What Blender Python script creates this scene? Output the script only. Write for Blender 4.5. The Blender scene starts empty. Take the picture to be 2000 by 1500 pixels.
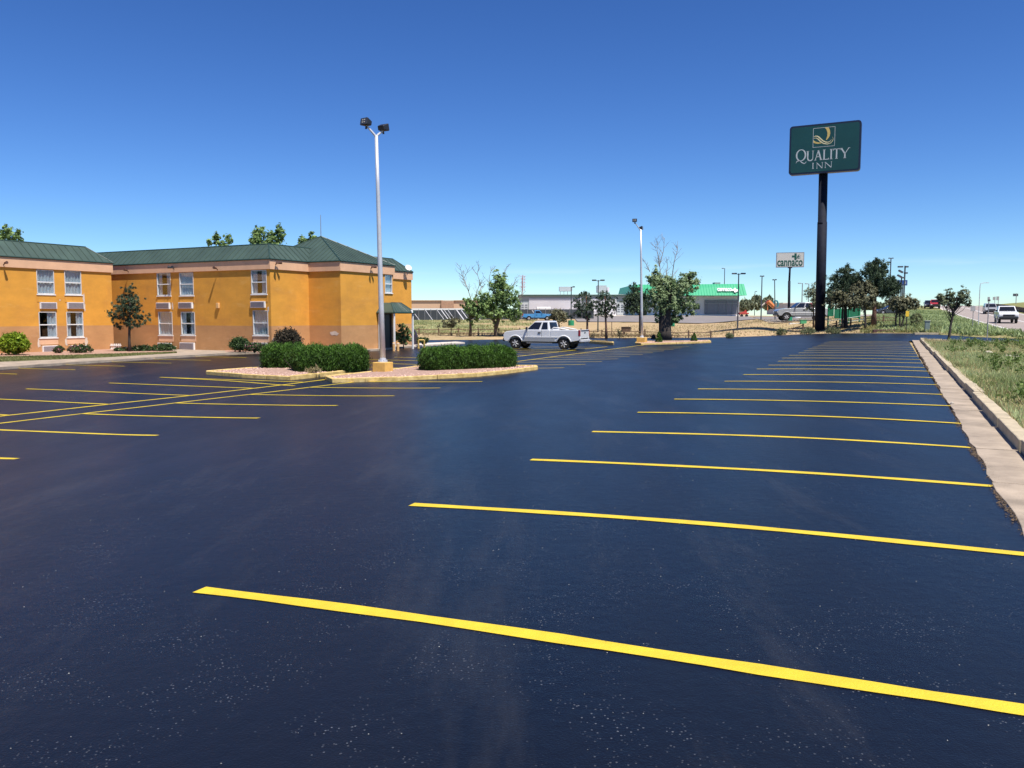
import bpy, bmesh, math, random
import numpy as np
from mathutils import Vector, Matrix, noise as mnoise
random.seed(7); RNG = np.random.default_rng(11)
S = bpy.context.scene; COL = S.collection
R = math.radians
# ---------------------------------------------------------------- camera
FPX = 1610.0; PITCH = math.atan(133/FPX); TH = R(24.76); CZ = 1.70
cam = bpy.data.objects.new('camera', bpy.data.cameras.new('camera')); COL.objects.link(cam)
cam.location = (0, 0, CZ); cam.rotation_euler = (math.pi/2 - PITCH, 0, 0)
cam.data.sensor_width = 36.0; cam.data.lens = FPX/2000*36.0
cam.data.clip_start = 0.05; cam.data.clip_end = 9000
S.camera = cam
# ---------------------------------------------------------------- light
SUN_EL = R(64); SX, SY = 0.62, -0.785
W = bpy.data.worlds.new('World'); S.world = W; W.use_nodes = True
wn = W.node_tree.nodes; wl = W.node_tree.links; wn.clear()
sky = wn.new('ShaderNodeTexSky'); sky.sky_type = 'NISHITA'; sky.sun_disc = False
sky.sun_elevation = SUN_EL; sky.sun_rotation = math.atan2(SX, SY)
sky.altitude = 1900; sky.air_density = 1.0; sky.dust_density = 0.12; sky.ozone_density = 3.0
hsv = wn.new('ShaderNodeHueSaturation'); hsv.inputs['Saturation'].default_value = 1.18
gam = wn.new('ShaderNodeGamma'); gam.inputs['Gamma'].default_value = 1.2
hsv.inputs['Hue'].default_value = 0.508
tint = wn.new('ShaderNodeMix'); tint.data_type = 'RGBA'; tint.blend_type = 'MULTIPLY'
tint.inputs[0].default_value = 1.0; tint.inputs[7].default_value = (.60, .70, .765, 1)
bg = wn.new('ShaderNodeBackground'); bg.inputs['Strength'].default_value = 0.093
wo = wn.new('ShaderNodeOutputWorld')
wl.new(sky.outputs[0], hsv.inputs['Color']); wl.new(hsv.outputs[0], gam.inputs[0]); wl.new(gam.outputs[0], tint.inputs[6])
tcw = wn.new('ShaderNodeTexCoord'); sep = wn.new('ShaderNodeSeparateXYZ'); wl.new(tcw.outputs['Generated'], sep.inputs[0])
def wm(op, a, b=None, c=None):
    nd = wn.new('ShaderNodeMath'); nd.operation = op
    for i_, q_ in enumerate((a, b, c)):
        if q_ is None: continue
        if isinstance(q_, (int, float)): nd.inputs[i_].default_value = q_
        else: wl.new(q_, nd.inputs[i_])
    return nd.outputs[0]
wnz = wn.new('ShaderNodeTexNoise'); wnz.inputs['Scale'].default_value = 9.0; wnz.inputs['Detail'].default_value = 7.0
wmp = wn.new('ShaderNodeMapping'); wmp.inputs['Scale'].default_value = (1, 1, 9); wl.new(tcw.outputs['Generated'], wmp.inputs[0]); wl.new(wmp.outputs[0], wnz.inputs['Vector'])
cen_ = wm('MULTIPLY_ADD', sep.outputs[0], .012, .054); off_ = wm('MULTIPLY_ADD', wnz.outputs['Fac'], .016, -.008)
dz_ = wm('ABSOLUTE', wm('ADD', wm('SUBTRACT', sep.outputs[2], cen_), off_)); band = wm('SUBTRACT', 1.0, wm('MULTIPLY', dz_, 190.0)); band = wm('MAXIMUM', band, 0.0)
lowz = wm('MAXIMUM', wm('MULTIPLY_ADD', wnz.outputs['Fac'], 2.2, -.9), 0.0); wisp = wm('MINIMUM', wm('MULTIPLY', wm('MULTIPLY', band, lowz), .30), .22)
cmx = wn.new('ShaderNodeMix'); cmx.data_type = 'RGBA'; cmx.inputs[7].default_value = (7.2, 8.0, 8.6, 1); wl.new(wisp, cmx.inputs[0]); wl.new(tint.outputs[2], cmx.inputs[6])
wl.new(cmx.outputs[2], bg.inputs[0]); wl.new(bg.outputs[0], wo.inputs[0])
sun = bpy.data.objects.new('sun', bpy.data.lights.new('sun', 'SUN')); COL.objects.link(sun)
sun.data.energy = 5.0; sun.data.angle = R(0.53); sun.data.color = (1.0, 0.95, 0.87)
sd = Vector((SX*math.cos(SUN_EL), SY*math.cos(SUN_EL), math.sin(SUN_EL))).normalized()
sun.rotation_euler = (-sd).to_track_quat('-Z', 'Y').to_euler()
S.view_settings.view_transform = 'Standard'; S.view_settings.look = 'None'
S.view_settings.exposure = 0.5; S.view_settings.gamma = 1.0; S.view_settings.use_curve_mapping = False
S.render.engine = 'CYCLES'
# ---------------------------------------------------------------- geometry of the place
UK = [-200, 1, 4.2, 8, 12.5, 18, 24, 200]; GK = [0, 0, -.06, -.22, -.5, -.66, -.62, -.6]
_gx = np.arange(-30, 60, .1); _gy = np.interp(_gx, UK, GK); _gk = np.exp(-.5*(np.arange(-35, 36)*.1/1.1)**2); _gk /= _gk.sum()
_gy = np.convolve(np.pad(_gy, 35, mode='edge'), _gk, 'valid')
def g(u): return np.interp(u, _gx, _gy)
CT, ST = math.cos(TH), math.sin(TH)
def uv(x, y): return -CT*x + ST*y, ST*x + CT*y
def xy(u, v): return -CT*u + ST*v, ST*u + CT*v
def ss(a): a = np.clip(a, 0, 1); return a*a*(3-2*a)
FU = [-60, -12, -8.8, -5.9, -4.7, -1.65, 2.5, 9.3, 12.5, 17.5, 23.8, 27.7, 37.9, 46.9, 70]
FV = [52, 66, 71.4, 76.6, 81.9, 89.9, 90, 94.8, 94.8, 91.4, 85.2, 83.3, 70.4, 66.2, 60]
def vF(u): return np.interp(u, FU, FV)
NU = [-60, -20, -9, -6.64, -4.42, -3.12, -1.75]; NV = [40, 46, 51.5, 53.5, 57.1, 58.9, 62.0]
def vN(u): return np.interp(u, NU, NV)
def hr(v): return np.interp(v, [-100, 60, 80, 120, 153, 207, 260, 3000], [0, 0, .2, .98, 1.7, 3.35, 4.5, 4.5])
def H(x, y, carve=False):
    x = np.asarray(x, float); y = np.asarray(y, float)
    u, v = uv(x, y); D = v - vF(u); h = g(u)
    Dp = np.maximum(D, 0); t = x/np.maximum(y, 1.0)
    wr = ss((t-.225)/.085)
    rl = .021*np.minimum(Dp, 125) + .10*ss(Dp/1.2)
    rr = np.interp(Dp, [0, 2.6, 6, 10, 28, 70, 130], [0, .32, .8, 1.28, 1.5, 1.78, 2.15])
    h2 = h + (rl*(1-wr) + (rr - .35*h*ss(Dp/10))*wr)
    wh = ss((5-u)/12.5)*ss(Dp/10)
    h2 = h2*(1-wh) + hr(v)*wh
    h = np.where(D > 0, h2, h)
    roadh = (u < -9.5) & (v > 55)
    h = np.where(roadh & (D <= 0), np.minimum(hr(v), .05), h)
    h = h + .9*ss((-u-21)/12)*ss((v-90)/30)
    # earth mound beside the tall sign
    mx, my = x-26.4, y-88.6
    m = np.exp(-((mx/3.5)**2 + (my/3.0)**2)) + .35*np.exp(-(((mx+3.2)/2.2)**2 + ((my+.5)/2.0)**2))
    h = h + 1.25*m*(D > 0)*ss(D/2.0)
    gr = (u < -1.72) & (v < vN(u))
    h = h + np.where(gr, .125 + .05*np.sin(x*1.3)*np.sin(y*.9+1) + .10*ss((-u-3)/4)*ss((v-8)/8), 0)
    if carve:
        lot = (u > -1.7) & (D <= 0)
        drv = (u <= -1.7) & (v >= vN(u)) & (D <= 0) & (u > -40)
        hw = (u < -9.3) & (u > -20.2)
        h = h - np.where(lot | drv, .10, 0) - np.where(hw, .06, 0)
    return h
def Hf(x, y): return float(H(x, y))
def ray(px, py):
    d = (px-1000, FPX*math.cos(PITCH) + (750-py)*math.sin(PITCH), -FPX*math.sin(PITCH) + (750-py)*math.cos(PITCH))
    return d[0]/d[1], d[2]/d[1]                    # dx/dY , dz/dY
def at(px, py, Y): a, b = ray(px, py); return Vector((a*Y, Y, CZ + b*Y))
def gnd(px, py, f=None):
    a, b = ray(px, py); f = f or (lambda x, y: float(g(uv(x, y)[0]))); lo = 2.0; st = 1.0
    while lo < 600 and CZ + b*lo > f(a*lo, lo): lo += st
    l, h_ = lo-st, lo
    for _ in range(30):
        m = (l+h_)/2
        if CZ + b*m > f(a*m, m): l = m
        else: h_ = m
    return Vector((a*l, l, CZ + b*l))
def tg(px, py): return gnd(px, py, Hf)
def onH(px, Y): a, _ = ray(px, 617); return Vector((a*Y, Y, Hf(a*Y, Y)))
def PX(Y): return Y/FPX                            # metres per photo pixel at depth Y
# ---------------------------------------------------------------- materials
MATS = {}
def mat(name, col, rough=.7, metal=0., var=.12, scale=3., spec=.5, bump=0., bscale=40., col2=None, detail=4, coat=0., vs=(1,1,1)):
    if name in MATS: return MATS[name]
    m = bpy.data.materials.new(name); m.use_nodes = True; nt = m.node_tree; n = nt.nodes; l = nt.links
    b = n['Principled BSDF']; b.inputs['Roughness'].default_value = rough; b.inputs['Metallic'].default_value = metal
    b.inputs['Specular IOR Level'].default_value = spec
    if coat: b.inputs['Coat Weight'].default_value = coat; b.inputs['Coat Roughness'].default_value = .06
    tc = n.new('ShaderNodeNewGeometry'); mp = n.new('ShaderNodeMapping'); mp.inputs['Scale'].default_value = vs
    l.new(tc.outputs['Position'], mp.inputs[0])
    ns = n.new('ShaderNodeTexNoise'); ns.inputs['Scale'].default_value = scale; ns.inputs['Detail'].default_value = detail
    ns.inputs['Roughness'].default_value = .62
    l.new(mp.outputs[0], ns.inputs['Vector'])
    rp = n.new('ShaderNodeValToRGB'); e = rp.color_ramp.elements
    a = [max(0, c*(1-var)) for c in col]; z = col2 if col2 else [min(1, c*(1+var)) for c in col]
    e[0].position = .32; e[0].color = (*a, 1); e[1].position = .68; e[1].color = (*z, 1)
    l.new(ns.outputs['Fac'], rp.inputs[0]); l.new(rp.outputs[0], b.inputs['Base Color'])
    if bump:
        n2 = n.new('ShaderNodeTexNoise'); n2.inputs['Scale'].default_value = bscale; n2.inputs['Detail'].default_value = 5
        l.new(mp.outputs[0], n2.inputs['Vector'])
        bp = n.new('ShaderNodeBump'); bp.inputs['Strength'].default_value = bump; bp.inputs['Distance'].default_value = .02
        l.new(n2.outputs['Fac'], bp.inputs['Height']); l.new(bp.outputs[0], b.inputs['Normal'])
    m['_ramp'] = rp.name; MATS[name] = m; return m
def leafmat(name, dark, light, trans=.25, rough=.6, spec=.25):
    m = bpy.data.materials.new(name); m.use_nodes = True; nt = m.node_tree; n = nt.nodes; l = nt.links
    b = n['Principled BSDF']; b.inputs['Roughness'].default_value = rough; b.inputs['Specular IOR Level'].default_value = spec
    at_ = n.new('ShaderNodeAttribute'); at_.attribute_name = 'shade'
    rp = n.new('ShaderNodeValToRGB'); e = rp.color_ramp.elements
    e[0].color = (*dark, 1); e[1].color = (*light, 1)
    l.new(at_.outputs['Fac'], rp.inputs[0]); l.new(rp.outputs[0], b.inputs['Base Color'])
    tr = n.new('ShaderNodeBsdfTranslucent'); mx = n.new('ShaderNodeMixShader'); mx.inputs[0].default_value = trans
    l.new(rp.outputs[0], tr.inputs['Color']); l.new(b.outputs[0], mx.inputs[1]); l.new(tr.outputs[0], mx.inputs[2])
    l.new(mx.outputs[0], n['Material Output'].inputs[0]); return m
def addnode(m, kind, **kw):
    nd = m.node_tree.nodes.new(kind)
    for k, v_ in kw.items(): nd.inputs[k].default_value = v_
    return nd
# asphalt: sealed, black with the blue of reflected sky put into its base colour, worn patches, grit
def asphalt(name, base, patch, speck=True, rough=(.33, .42)):
    m = bpy.data.materials.new(name); m.use_nodes = True; n = m.node_tree.nodes; l = m.node_tree.links
    b = n['Principled BSDF']; gm = n.new('ShaderNodeNewGeometry')
    big = addnode(m, 'ShaderNodeTexNoise', Scale=.5, Detail=9., Roughness=.72)
    mp = n.new('ShaderNodeMapping'); mp.inputs['Rotation'].default_value = (0, 0, TH); mp.inputs['Scale'].default_value = (1, .3, 1)
    l.new(gm.outputs['Position'], mp.inputs[0]); l.new(mp.outputs[0], big.inputs['Vector'])
    r1 = n.new('ShaderNodeValToRGB'); e = r1.color_ramp.elements
    e[0].position = .36; e[0].color = (*base, 1); e[1].position = .78; e[1].color = (*patch, 1)
    l.new(big.outputs['Fac'], r1.inputs[0]); last = r1.outputs[0]
    if speck:
        # scuffs: pale thin streaks in clusters
        vo = addnode(m, 'ShaderNodeTexVoronoi', Scale=48.); l.new(gm.outputs['Position'], vo.inputs['Vector'])
        lt = n.new('ShaderNodeMath'); lt.operation = 'LESS_THAN'; lt.inputs[1].default_value = .22; l.new(vo.outputs['Distance'], lt.inputs[0])
        cl = addnode(m, 'ShaderNodeTexNoise', Scale=1.7, Detail=6., Roughness=.7); l.new(gm.outputs['Position'], cl.inputs['Vector'])
        th = n.new('ShaderNodeMapRange'); th.inputs[1].default_value = .47; th.inputs[2].default_value = .64; l.new(cl.outputs['Fac'], th.inputs[0])
        wh = addnode(m, 'ShaderNodeTexWhiteNoise'); l.new(vo.outputs['Position'], wh.inputs['Vector'])
        g2 = n.new('ShaderNodeMath'); g2.operation = 'GREATER_THAN'; g2.inputs[1].default_value = .5; l.new(wh.outputs['Value'], g2.inputs[0])
        ml = n.new('ShaderNodeMath'); ml.operation = 'MULTIPLY'; l.new(lt.outputs[0], ml.inputs[0]); l.new(th.outputs[0], ml.inputs[1])
        m2 = n.new('ShaderNodeMath'); m2.operation = 'MULTIPLY'; l.new(ml.outputs[0], m2.inputs[0]); l.new(g2.outputs[0], m2.inputs[1])
        mx = n.new('ShaderNodeMix'); mx.data_type = 'RGBA'; mx.inputs[7].default_value = (.10, .105, .115, 1)
        l.new(m2.outputs[0], mx.inputs[0]); l.new(last, mx.inputs[6]); last = mx.outputs[2]
        # dusty smears
        mp2 = n.new('ShaderNodeMapping'); mp2.inputs['Rotation'].default_value = (0, 0, .9); mp2.inputs['Scale'].default_value = (1, .22, 1)
        l.new(gm.outputs['Position'], mp2.inputs[0])
        sm = addnode(m, 'ShaderNodeTexNoise', Scale=.9, Detail=8., Roughness=.72); l.new(mp2.outputs[0], sm.inputs['Vector'])
        r3 = n.new('ShaderNodeMapRange'); r3.inputs[1].default_value = .52; r3.inputs[2].default_value = .76; r3.inputs[4].default_value = .6
        l.new(sm.outputs['Fac'], r3.inputs[0])
        mx3 = n.new('ShaderNodeMix'); mx3.data_type = 'RGBA'; mx3.inputs[7].default_value = (.036, .034, .033, 1)
        l.new(r3.outputs[0], mx3.inputs[0]); l.new(last, mx3.inputs[6]); last = mx3.outputs[2]
    l.new(last, b.inputs['Base Color'])
    rr_ = n.new('ShaderNodeMapRange'); rr_.inputs[1].default_value = .3; rr_.inputs[2].default_value = .7
    rr_.inputs[3].default_value = rough[0]; rr_.inputs[4].default_value = rough[1]
    l.new(big.outputs['Fac'], rr_.inputs[0]); l.new(rr_.outputs[0], b.inputs['Roughness'])
    f = addnode(m, 'ShaderNodeTexNoise', Scale=95., Detail=3.); l.new(gm.outputs['Position'], f.inputs['Vector'])
    f2 = addnode(m, 'ShaderNodeTexNoise', Scale=9., Detail=4.); l.new(gm.outputs['Position'], f2.inputs['Vector'])
    ad = n.new('ShaderNodeMath'); ad.operation = 'MULTIPLY_ADD'; ad.inputs[1].default_value = .5; l.new(f.outputs['Fac'], ad.inputs[0]); l.new(f2.outputs['Fac'], ad.inputs[2])
    bp = n.new('ShaderNodeBump'); bp.inputs['Strength'].default_value = .35; bp.inputs['Distance'].default_value = .012
    l.new(ad.outputs[0], bp.inputs['Height']); l.new(bp.outputs[0], b.inputs['Normal'])
    b.inputs['Specular IOR Level'].default_value = .45
    return m
M_asph = asphalt('sealed_asphalt', (.0030, .0036, .0062), (.0058, .0068, .0098))
M_road = mat('old_road', (.30, .25, .22), .9, var=.1, scale=.6)
M_npark = mat('old_car_park', (.21, .185, .175), .9, var=.1, scale=.4)
M_drive = M_asph
M_yel = mat('yellow_paint', (.62, .45, .022), .6, var=.10, scale=5, bump=.3, bscale=80)
_n = M_yel.node_tree.nodes; _l = M_yel.node_tree.links; _w = addnode(M_yel, 'ShaderNodeTexNoise', Scale=26., Detail=8., Roughness=.8); _gm = _n.new('ShaderNodeNewGeometry'); _l.new(_gm.outputs['Position'], _w.inputs['Vector'])
_mr = _n.new('ShaderNodeMapRange'); _mr.inputs[1].default_value = .63; _mr.inputs[2].default_value = .70; _mr.inputs[4].default_value = .85; _l.new(_w.outputs['Fac'], _mr.inputs[0])
_mx = _n.new('ShaderNodeMix'); _mx.data_type = 'RGBA'; _mx.inputs[7].default_value = (.05, .045, .03, 1); _l.new(_mr.outputs[0], _mx.inputs[0]); _l.new(_n['Color Ramp'].outputs[0], _mx.inputs[6]); _l.new(_mx.outputs[2], _n['Principled BSDF'].inputs['Base Color'])
M_conc = mat('concrete', (.33, .265, .20), .9, var=.28, scale=1.6, bump=.4, bscale=50)
M_curb = mat('curb_concrete', (.44, .365, .25), .9, var=.2, scale=3, bump=.4, bscale=60)
M_yc = mat('yellow_curb', (.62, .42, .13), .8, var=.3, scale=5, bump=.4, col2=(.75, .55, .22))
def stucco(name, base, dark, pale):
    m = mat(name, base, .9, var=.10, scale=.8, bump=.5, bscale=30, detail=8, vs=(1, 1, 1.8)); n = m.node_tree.nodes; l = m.node_tree.links; gm = n.new('ShaderNodeNewGeometry'); last = n['Color Ramp'].outputs[0]
    for (sc, vs, lo, hi, amt, colr) in ((.35, (1, 1, 2.6), .50, .72, .55, dark), (1.3, (1, 1, .35), .56, .75, .45, dark), (.7, (1, 1, 3.5), .58, .70, .40, pale), (5., (1, 1, 1.6), .60, .72, .3, dark)):
        mp_ = n.new('ShaderNodeMapping'); mp_.inputs['Scale'].default_value = vs; mp_.inputs['Location'].default_value = (sc*7, sc*3, 1); l.new(gm.outputs['Position'], mp_.inputs[0]); t_ = addnode(m, 'ShaderNodeTexNoise', Scale=sc, Detail=8., Roughness=.68); l.new(mp_.outputs[0], t_.inputs['Vector'])
        r_ = n.new('ShaderNodeMapRange'); r_.inputs[1].default_value = lo; r_.inputs[2].default_value = hi; r_.inputs[4].default_value = amt; l.new(t_.outputs['Fac'], r_.inputs[0])
        x_ = n.new('ShaderNodeMix'); x_.data_type = 'RGBA'; x_.inputs[7].default_value = (*colr, 1); l.new(r_.outputs[0], x_.inputs[0]); l.new(last, x_.inputs[6]); last = x_.outputs[2]
    l.new(last, n['Principled BSDF'].inputs['Base Color']); return m
M_och = stucco('ochre_stucco', (.67, .31, .040), (.46, .20, .045), (.72, .41, .12))
M_brn = stucco('brown_stucco', (.50, .26, .105), (.36, .165, .07), (.62, .38, .21))
M_pch = mat('peach_fascia', (.70, .42, .25), .88, var=.08, scale=1.2)
M_grn = mat('green_metal_roof', (.050, .080, .063), .48, var=.16, scale=.8, metal=.0, spec=.5)
M_grd = mat('green_trim', (.02, .05, .04), .5)
M_wht = mat('white_paint', (.78, .77, .74), .6, var=.05)
M_ply = mat('bare_plaster', (.62, .52, .42), .95, var=.12, scale=6)
M_ac = mat('air_conditioner_metal', (.42, .37, .38), .55, var=.06)
M_acd = mat('dark_slot', (.03, .03, .035), .6)
M_cur = mat('curtain_cloth', (.85, .84, .82), .9, var=.1, scale=9, vs=(1, 1, .2))
M_dark = mat('dark_interior', (.03, .028, .026), .9)
M_gal = mat('galvanised_steel', (.60, .60, .61), .42, metal=.35, var=.1, scale=2)
M_gry = mat('grey_metal', (.28, .28, .29), .5, metal=.3)
M_blk = mat('black_metal', (.016, .017, .022), .45)
M_nvy = mat('sign_pole_paint', (.008, .010, .020), .75, var=.3, spec=.2)
M_sgn = mat('sign_green', (.008, .062, .058), .35, var=.1, scale=.5)
M_sfr = mat('sign_frame', (.008, .014, .04), .4)
M_let = mat('sign_letter', (.52, .55, .56), .6)
M_gld = mat('sign_gold', (.62, .45, .14), .6)
M_cream = mat('sign_cream', (.75, .66, .38), .6)
M_rim = mat('wheel_metal', (.50, .50, .51), .35)
M_tyre = mat('tyre_rubber', (.014, .014, .015), .8)
M_trunk = mat('bark', (.105, .075, .055), .95, var=.35, scale=9, bump=.8, bscale=25)
M_trunkd = mat('dark_bark', (.05, .04, .033), .95, var=.35, scale=9, bump=.8, bscale=25)
M_bare = mat('bare_branch', (.26, .22, .19), .9)
M_redw = mat('weathered_rail', (.14, .085, .055), .9, var=.3, scale=6)
M_tan = mat('tan_wall', (.60, .40, .26), .9, var=.04)
M_tanb = mat('brown_wall', (.42, .25, .16), .9)
M_scr = mat('screen_cloth', (.05, .058, .068), .85, var=.25, scale=.3)
M_mtl = mat('metal_siding', (.66, .64, .66), .6, var=.06, scale=.3)
M_mtg = mat('grey_siding', (.30, .33, .33), .6, var=.06, scale=.3)
M_bgr = mat('bright_green_panel', (.012, .33, .15), .45, var=.05, scale=.4)
M_bgd = mat('green_plastic', (.02, .26, .12), .5)
M_shd = mat('glazing_and_shadow', (.14, .15, .18), .5)  # grey window glass, also the painted shadow of the shop opening
M_gravel = mat('pink_gravel', (.34, .19, .14), .95, var=.4, scale=26, bump=1., bscale=40, col2=(.54, .36, .28), detail=2)
M_beds = mat('bed_soil', (.36, .22, .16), .95, var=.3, scale=12, bump=.6)
M_sgrass = mat('lawn', (.12, .13, .045), .95, var=.3, scale=6, bump=.8, col2=(.2, .19, .08))
M_red = mat('red_paint', (.45, .05, .035), .5)
M_dred = mat('dark_red_paint', (.22, .035, .04), .6)
M_org = mat('orange_plastic', (.6, .2, .06), .5)
M_teal = mat('teal_plastic', (.04, .22, .25), .5)
M_blue = mat('blue_sign_face', (.02, .06, .22), .5)
M_ysn = mat('yellow_sign', (.75, .47, .03), .5); M_hoop = mat('hoop_paint', (.50, .34, .09), .7)
M_boll = mat('tan_bollard', (.68, .40, .16), .8)
M_rock = mat('pale_rock', (.5, .44, .36), .9, var=.3, scale=5, bump=.7)
M_sig = mat('sign_back', (.32, .31, .31), .5)
M_slab = mat('pale_pavement', (.62, .54, .46), .9, var=.06, scale=.5)
def carpaint(name, c, rough=.25): return mat(name, c, rough, var=.02, coat=.8)
def glass(name, tintc, fac):
    m = bpy.data.materials.new(name); m.use_nodes = True; n = m.node_tree.nodes; l = m.node_tree.links
    n.remove(n['Principled BSDF'])
    gl = n.new('ShaderNodeBsdfGlossy'); gl.inputs['Roughness'].default_value = .03; gl.inputs['Color'].default_value = (.85, .9, .95, 1)
    tr = n.new('ShaderNodeBsdfTransparent'); tr.inputs['Color'].default_value = (*tintc, 1)
    fr = n.new('ShaderNodeLayerWeight'); fr.inputs['Blend'].default_value = .35
    sc_ = n.new('ShaderNodeMath'); sc_.operation = 'MULTIPLY'; sc_.inputs[1].default_value = .32; ad = n.new('ShaderNodeMath'); ad.operation = 'ADD'; ad.inputs[1].default_value = fac; l.new(fr.outputs['Facing'], sc_.inputs[0]); l.new(sc_.outputs[0], ad.inputs[0])
    mx = n.new('ShaderNodeMixShader'); l.new(ad.outputs[0], mx.inputs[0]); l.new(tr.outputs[0], mx.inputs[1]); l.new(gl.outputs[0], mx.inputs[2])
    l.new(mx.outputs[0], n['Material Output'].inputs[0]); return m
M_glass = glass('window_glass', (.78, .83, .86), .05)
M_cgl = mat('car_glass', (.012, .013, .016), .08, spec=.7)
L_cott = leafmat('cottonwood_leaf', (.07, .13, .035), (.36, .50, .18), .4)
L_cotb = leafmat('pale_cottonwood_leaf', (.10, .16, .06), (.40, .50, .26), .4)
L_pine = leafmat('pine_needle', (.022, .045, .026), (.11, .155, .085), .15)
L_jun = leafmat('juniper_needle', (.08, .10, .06), (.32, .35, .22), .2)
L_oliv = leafmat('olive_leaf', (.065, .07, .038), (.27, .26, .15), .25)
L_hedge = leafmat('yew_needle', (.012, .034, .007), (.10, .215, .026), .2)
L_brt = leafmat('bright_shrub_leaf', (.07, .13, .01), (.36, .48, .035), .3)
L_dsh = leafmat('dark_shrub_leaf', (.022, .05, .018), (.08, .13, .04), .2)
L_pur = leafmat('purple_shrub_leaf', (.022, .022, .014), (.09, .07, .045), .15)
L_pink = leafmat('pink_flower', (.30, .06, .09), (.75, .35, .42), .3)
L_yelf = leafmat('cream_flower', (.5, .45, .2), (.75, .7, .5), .3)
L_grass = leafmat('green_grass_blade', (.15, .21, .06), (.52, .60, .30), .35)
L_dry = leafmat('dry_grass_blade', (.20, .17, .075), (.48, .40, .22), .2)
# ---------------------------------------------------------------- mesh helpers
def tag(o, label=None, cat=None, group=None, kind=None):
    if label: o['label'] = label
    if cat: o['category'] = cat
    if group: o['group'] = group
    if kind: o['kind'] = kind
    return o
class MB:
    def __init__(s): s.v = []; s.f = []
    def add(s, vs, fs):
        n = len(s.v); s.v += [tuple(p) for p in vs]; s.f += [tuple(i+n for i in f) for f in fs]; return s
    def box(s, c, d, rz=0, M=None):
        hx, hy, hz = d[0]/2, d[1]/2, d[2]/2; cs, sn = math.cos(rz), math.sin(rz); vs = []
        for z in (-hz, hz):
            for x, y in ((-hx, -hy), (hx, -hy), (hx, hy), (-hx, hy)):
                p = Vector((x*cs-y*sn, x*sn+y*cs, z))
                if M: p = M @ p
                vs.append((c[0]+p[0], c[1]+p[1], c[2]+p[2]))
        return s.add(vs, [(0,3,2,1), (4,5,6,7), (0,1,5,4), (1,2,6,5), (2,3,7,6), (3,0,4,7)])
    def tube(s, pts, rad, n=8, cap=True):
        pts = [Vector(p) for p in pts]
        if not hasattr(rad, '__len__'): rad = [rad]*len(pts)
        base = len(s.v); prev = None
        for i, p in enumerate(pts):
            d = (pts[min(i+1, len(pts)-1)] - pts[max(i-1, 0)]).normalized()
            a = Vector((0, 0, 1)) if abs(d.z) < .9 else Vector((0, 1, 0))
            if prev is None: x = d.cross(a).normalized()
            else: x = (prev - d*prev.dot(d)).normalized()
            prev = x; y = d.cross(x)
            for k in range(n):
                t = 2*math.pi*k/n; q = p + (x*math.cos(t) + y*math.sin(t))*rad[i]; s.v.append(tuple(q))
        for i in range(len(pts)-1):
            for k in range(n):
                a0 = base+i*n+k; b0 = base+i*n+(k+1) % n; s.f.append((a0, b0, b0+n, a0+n))
        if cap:
            s.f.append(tuple(base+k for k in range(n))[::-1]); e = base+(len(pts)-1)*n; s.f.append(tuple(e+k for k in range(n)))
        return s
    def prism(s, poly, z0, z1):          # poly: list of (x,y) or callable z
        n = len(poly); a = [(p[0], p[1], z0 if not callable(z0) else z0(*p[:2])) for p in poly]
        b = [(p[0], p[1], z1 if not callable(z1) else z1(*p[:2])) for p in poly]
        return s.add(a+b, [tuple(range(n))[::-1], tuple(range(n, 2*n))] + [(i, (i+1) % n, n+(i+1) % n, n+i) for i in range(n)])
    def slab(s, pts3, nrm, th):          # planar polygon in 3D thickened along nrm
        n = len(pts3); nrm = Vector(nrm); a = [Vector(p) for p in pts3]; b = [p + nrm*th for p in a]
        return s.add(a+b, [tuple(range(n))[::-1], tuple(range(n, 2*n))] + [(i, (i+1) % n, n+(i+1) % n, n+i) for i in range(n)])
    def build(s, name, m, parent=None, smooth=False, bevel=0, fix=True, loc=None, mesh=None):
        me = bpy.data.meshes.new(name); me.from_pydata(s.v, [], s.f)
        if fix:
            b = bmesh.new(); b.from_mesh(me); bmesh.ops.recalc_face_normals(b, faces=b.faces); b.to_mesh(me); b.free()
        me.materials.append(m); o = bpy.data.objects.new(name, me); COL.objects.link(o)
        if parent: o.parent = parent
        if loc is not None: o.location = loc
        if smooth: me.polygons.foreach_set('use_smooth', [True]*len(me.polygons))
        if bevel:
            md = o.modifiers.new('bevel', 'BEVEL'); md.width = bevel; md.segments = 2; md.limit_method = 'ANGLE'; md.angle_limit = R(35)
            if smooth is False and bevel > .02: me.polygons.foreach_set('use_smooth', [True]*len(me.polygons)); md.harden_normals = True
        return o
def empty(name, loc, label, cat, group=None, rz=0, kind=None):
    o = bpy.data.objects.new(name, None); COL.objects.link(o); o.location = loc; o.rotation_euler = (0, 0, rz); o.empty_display_size = .3
    return tag(o, label, cat, group, kind)
def np_mesh(name, V, F, m, shade=None, parent=None, loc=None):
    V = np.ascontiguousarray(V, np.float32); F = np.ascontiguousarray(F, np.int32); k = F.shape[1]
    me = bpy.data.meshes.new(name); me.vertices.add(len(V)); me.vertices.foreach_set('co', V.ravel())
    me.loops.add(F.size); me.loops.foreach_set('vertex_index', F.ravel())
    me.polygons.add(len(F)); me.polygons.foreach_set('loop_start', np.arange(0, F.size, k, dtype=np.int32))
    me.polygons.foreach_set('loop_total', np.full(len(F), k, np.int32)); me.update(calc_edges=True)
    if shade is not None:
        at_ = me.attributes.new('shade', 'FLOAT', 'POINT'); at_.data.foreach_set('value', np.ascontiguousarray(shade, np.float32))
    me.materials.append(m); o = bpy.data.objects.new(name, me); COL.objects.link(o)
    if parent: o.parent = parent
    if loc is not None: o.location = loc
    return o
def wood(o, M): return o
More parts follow.
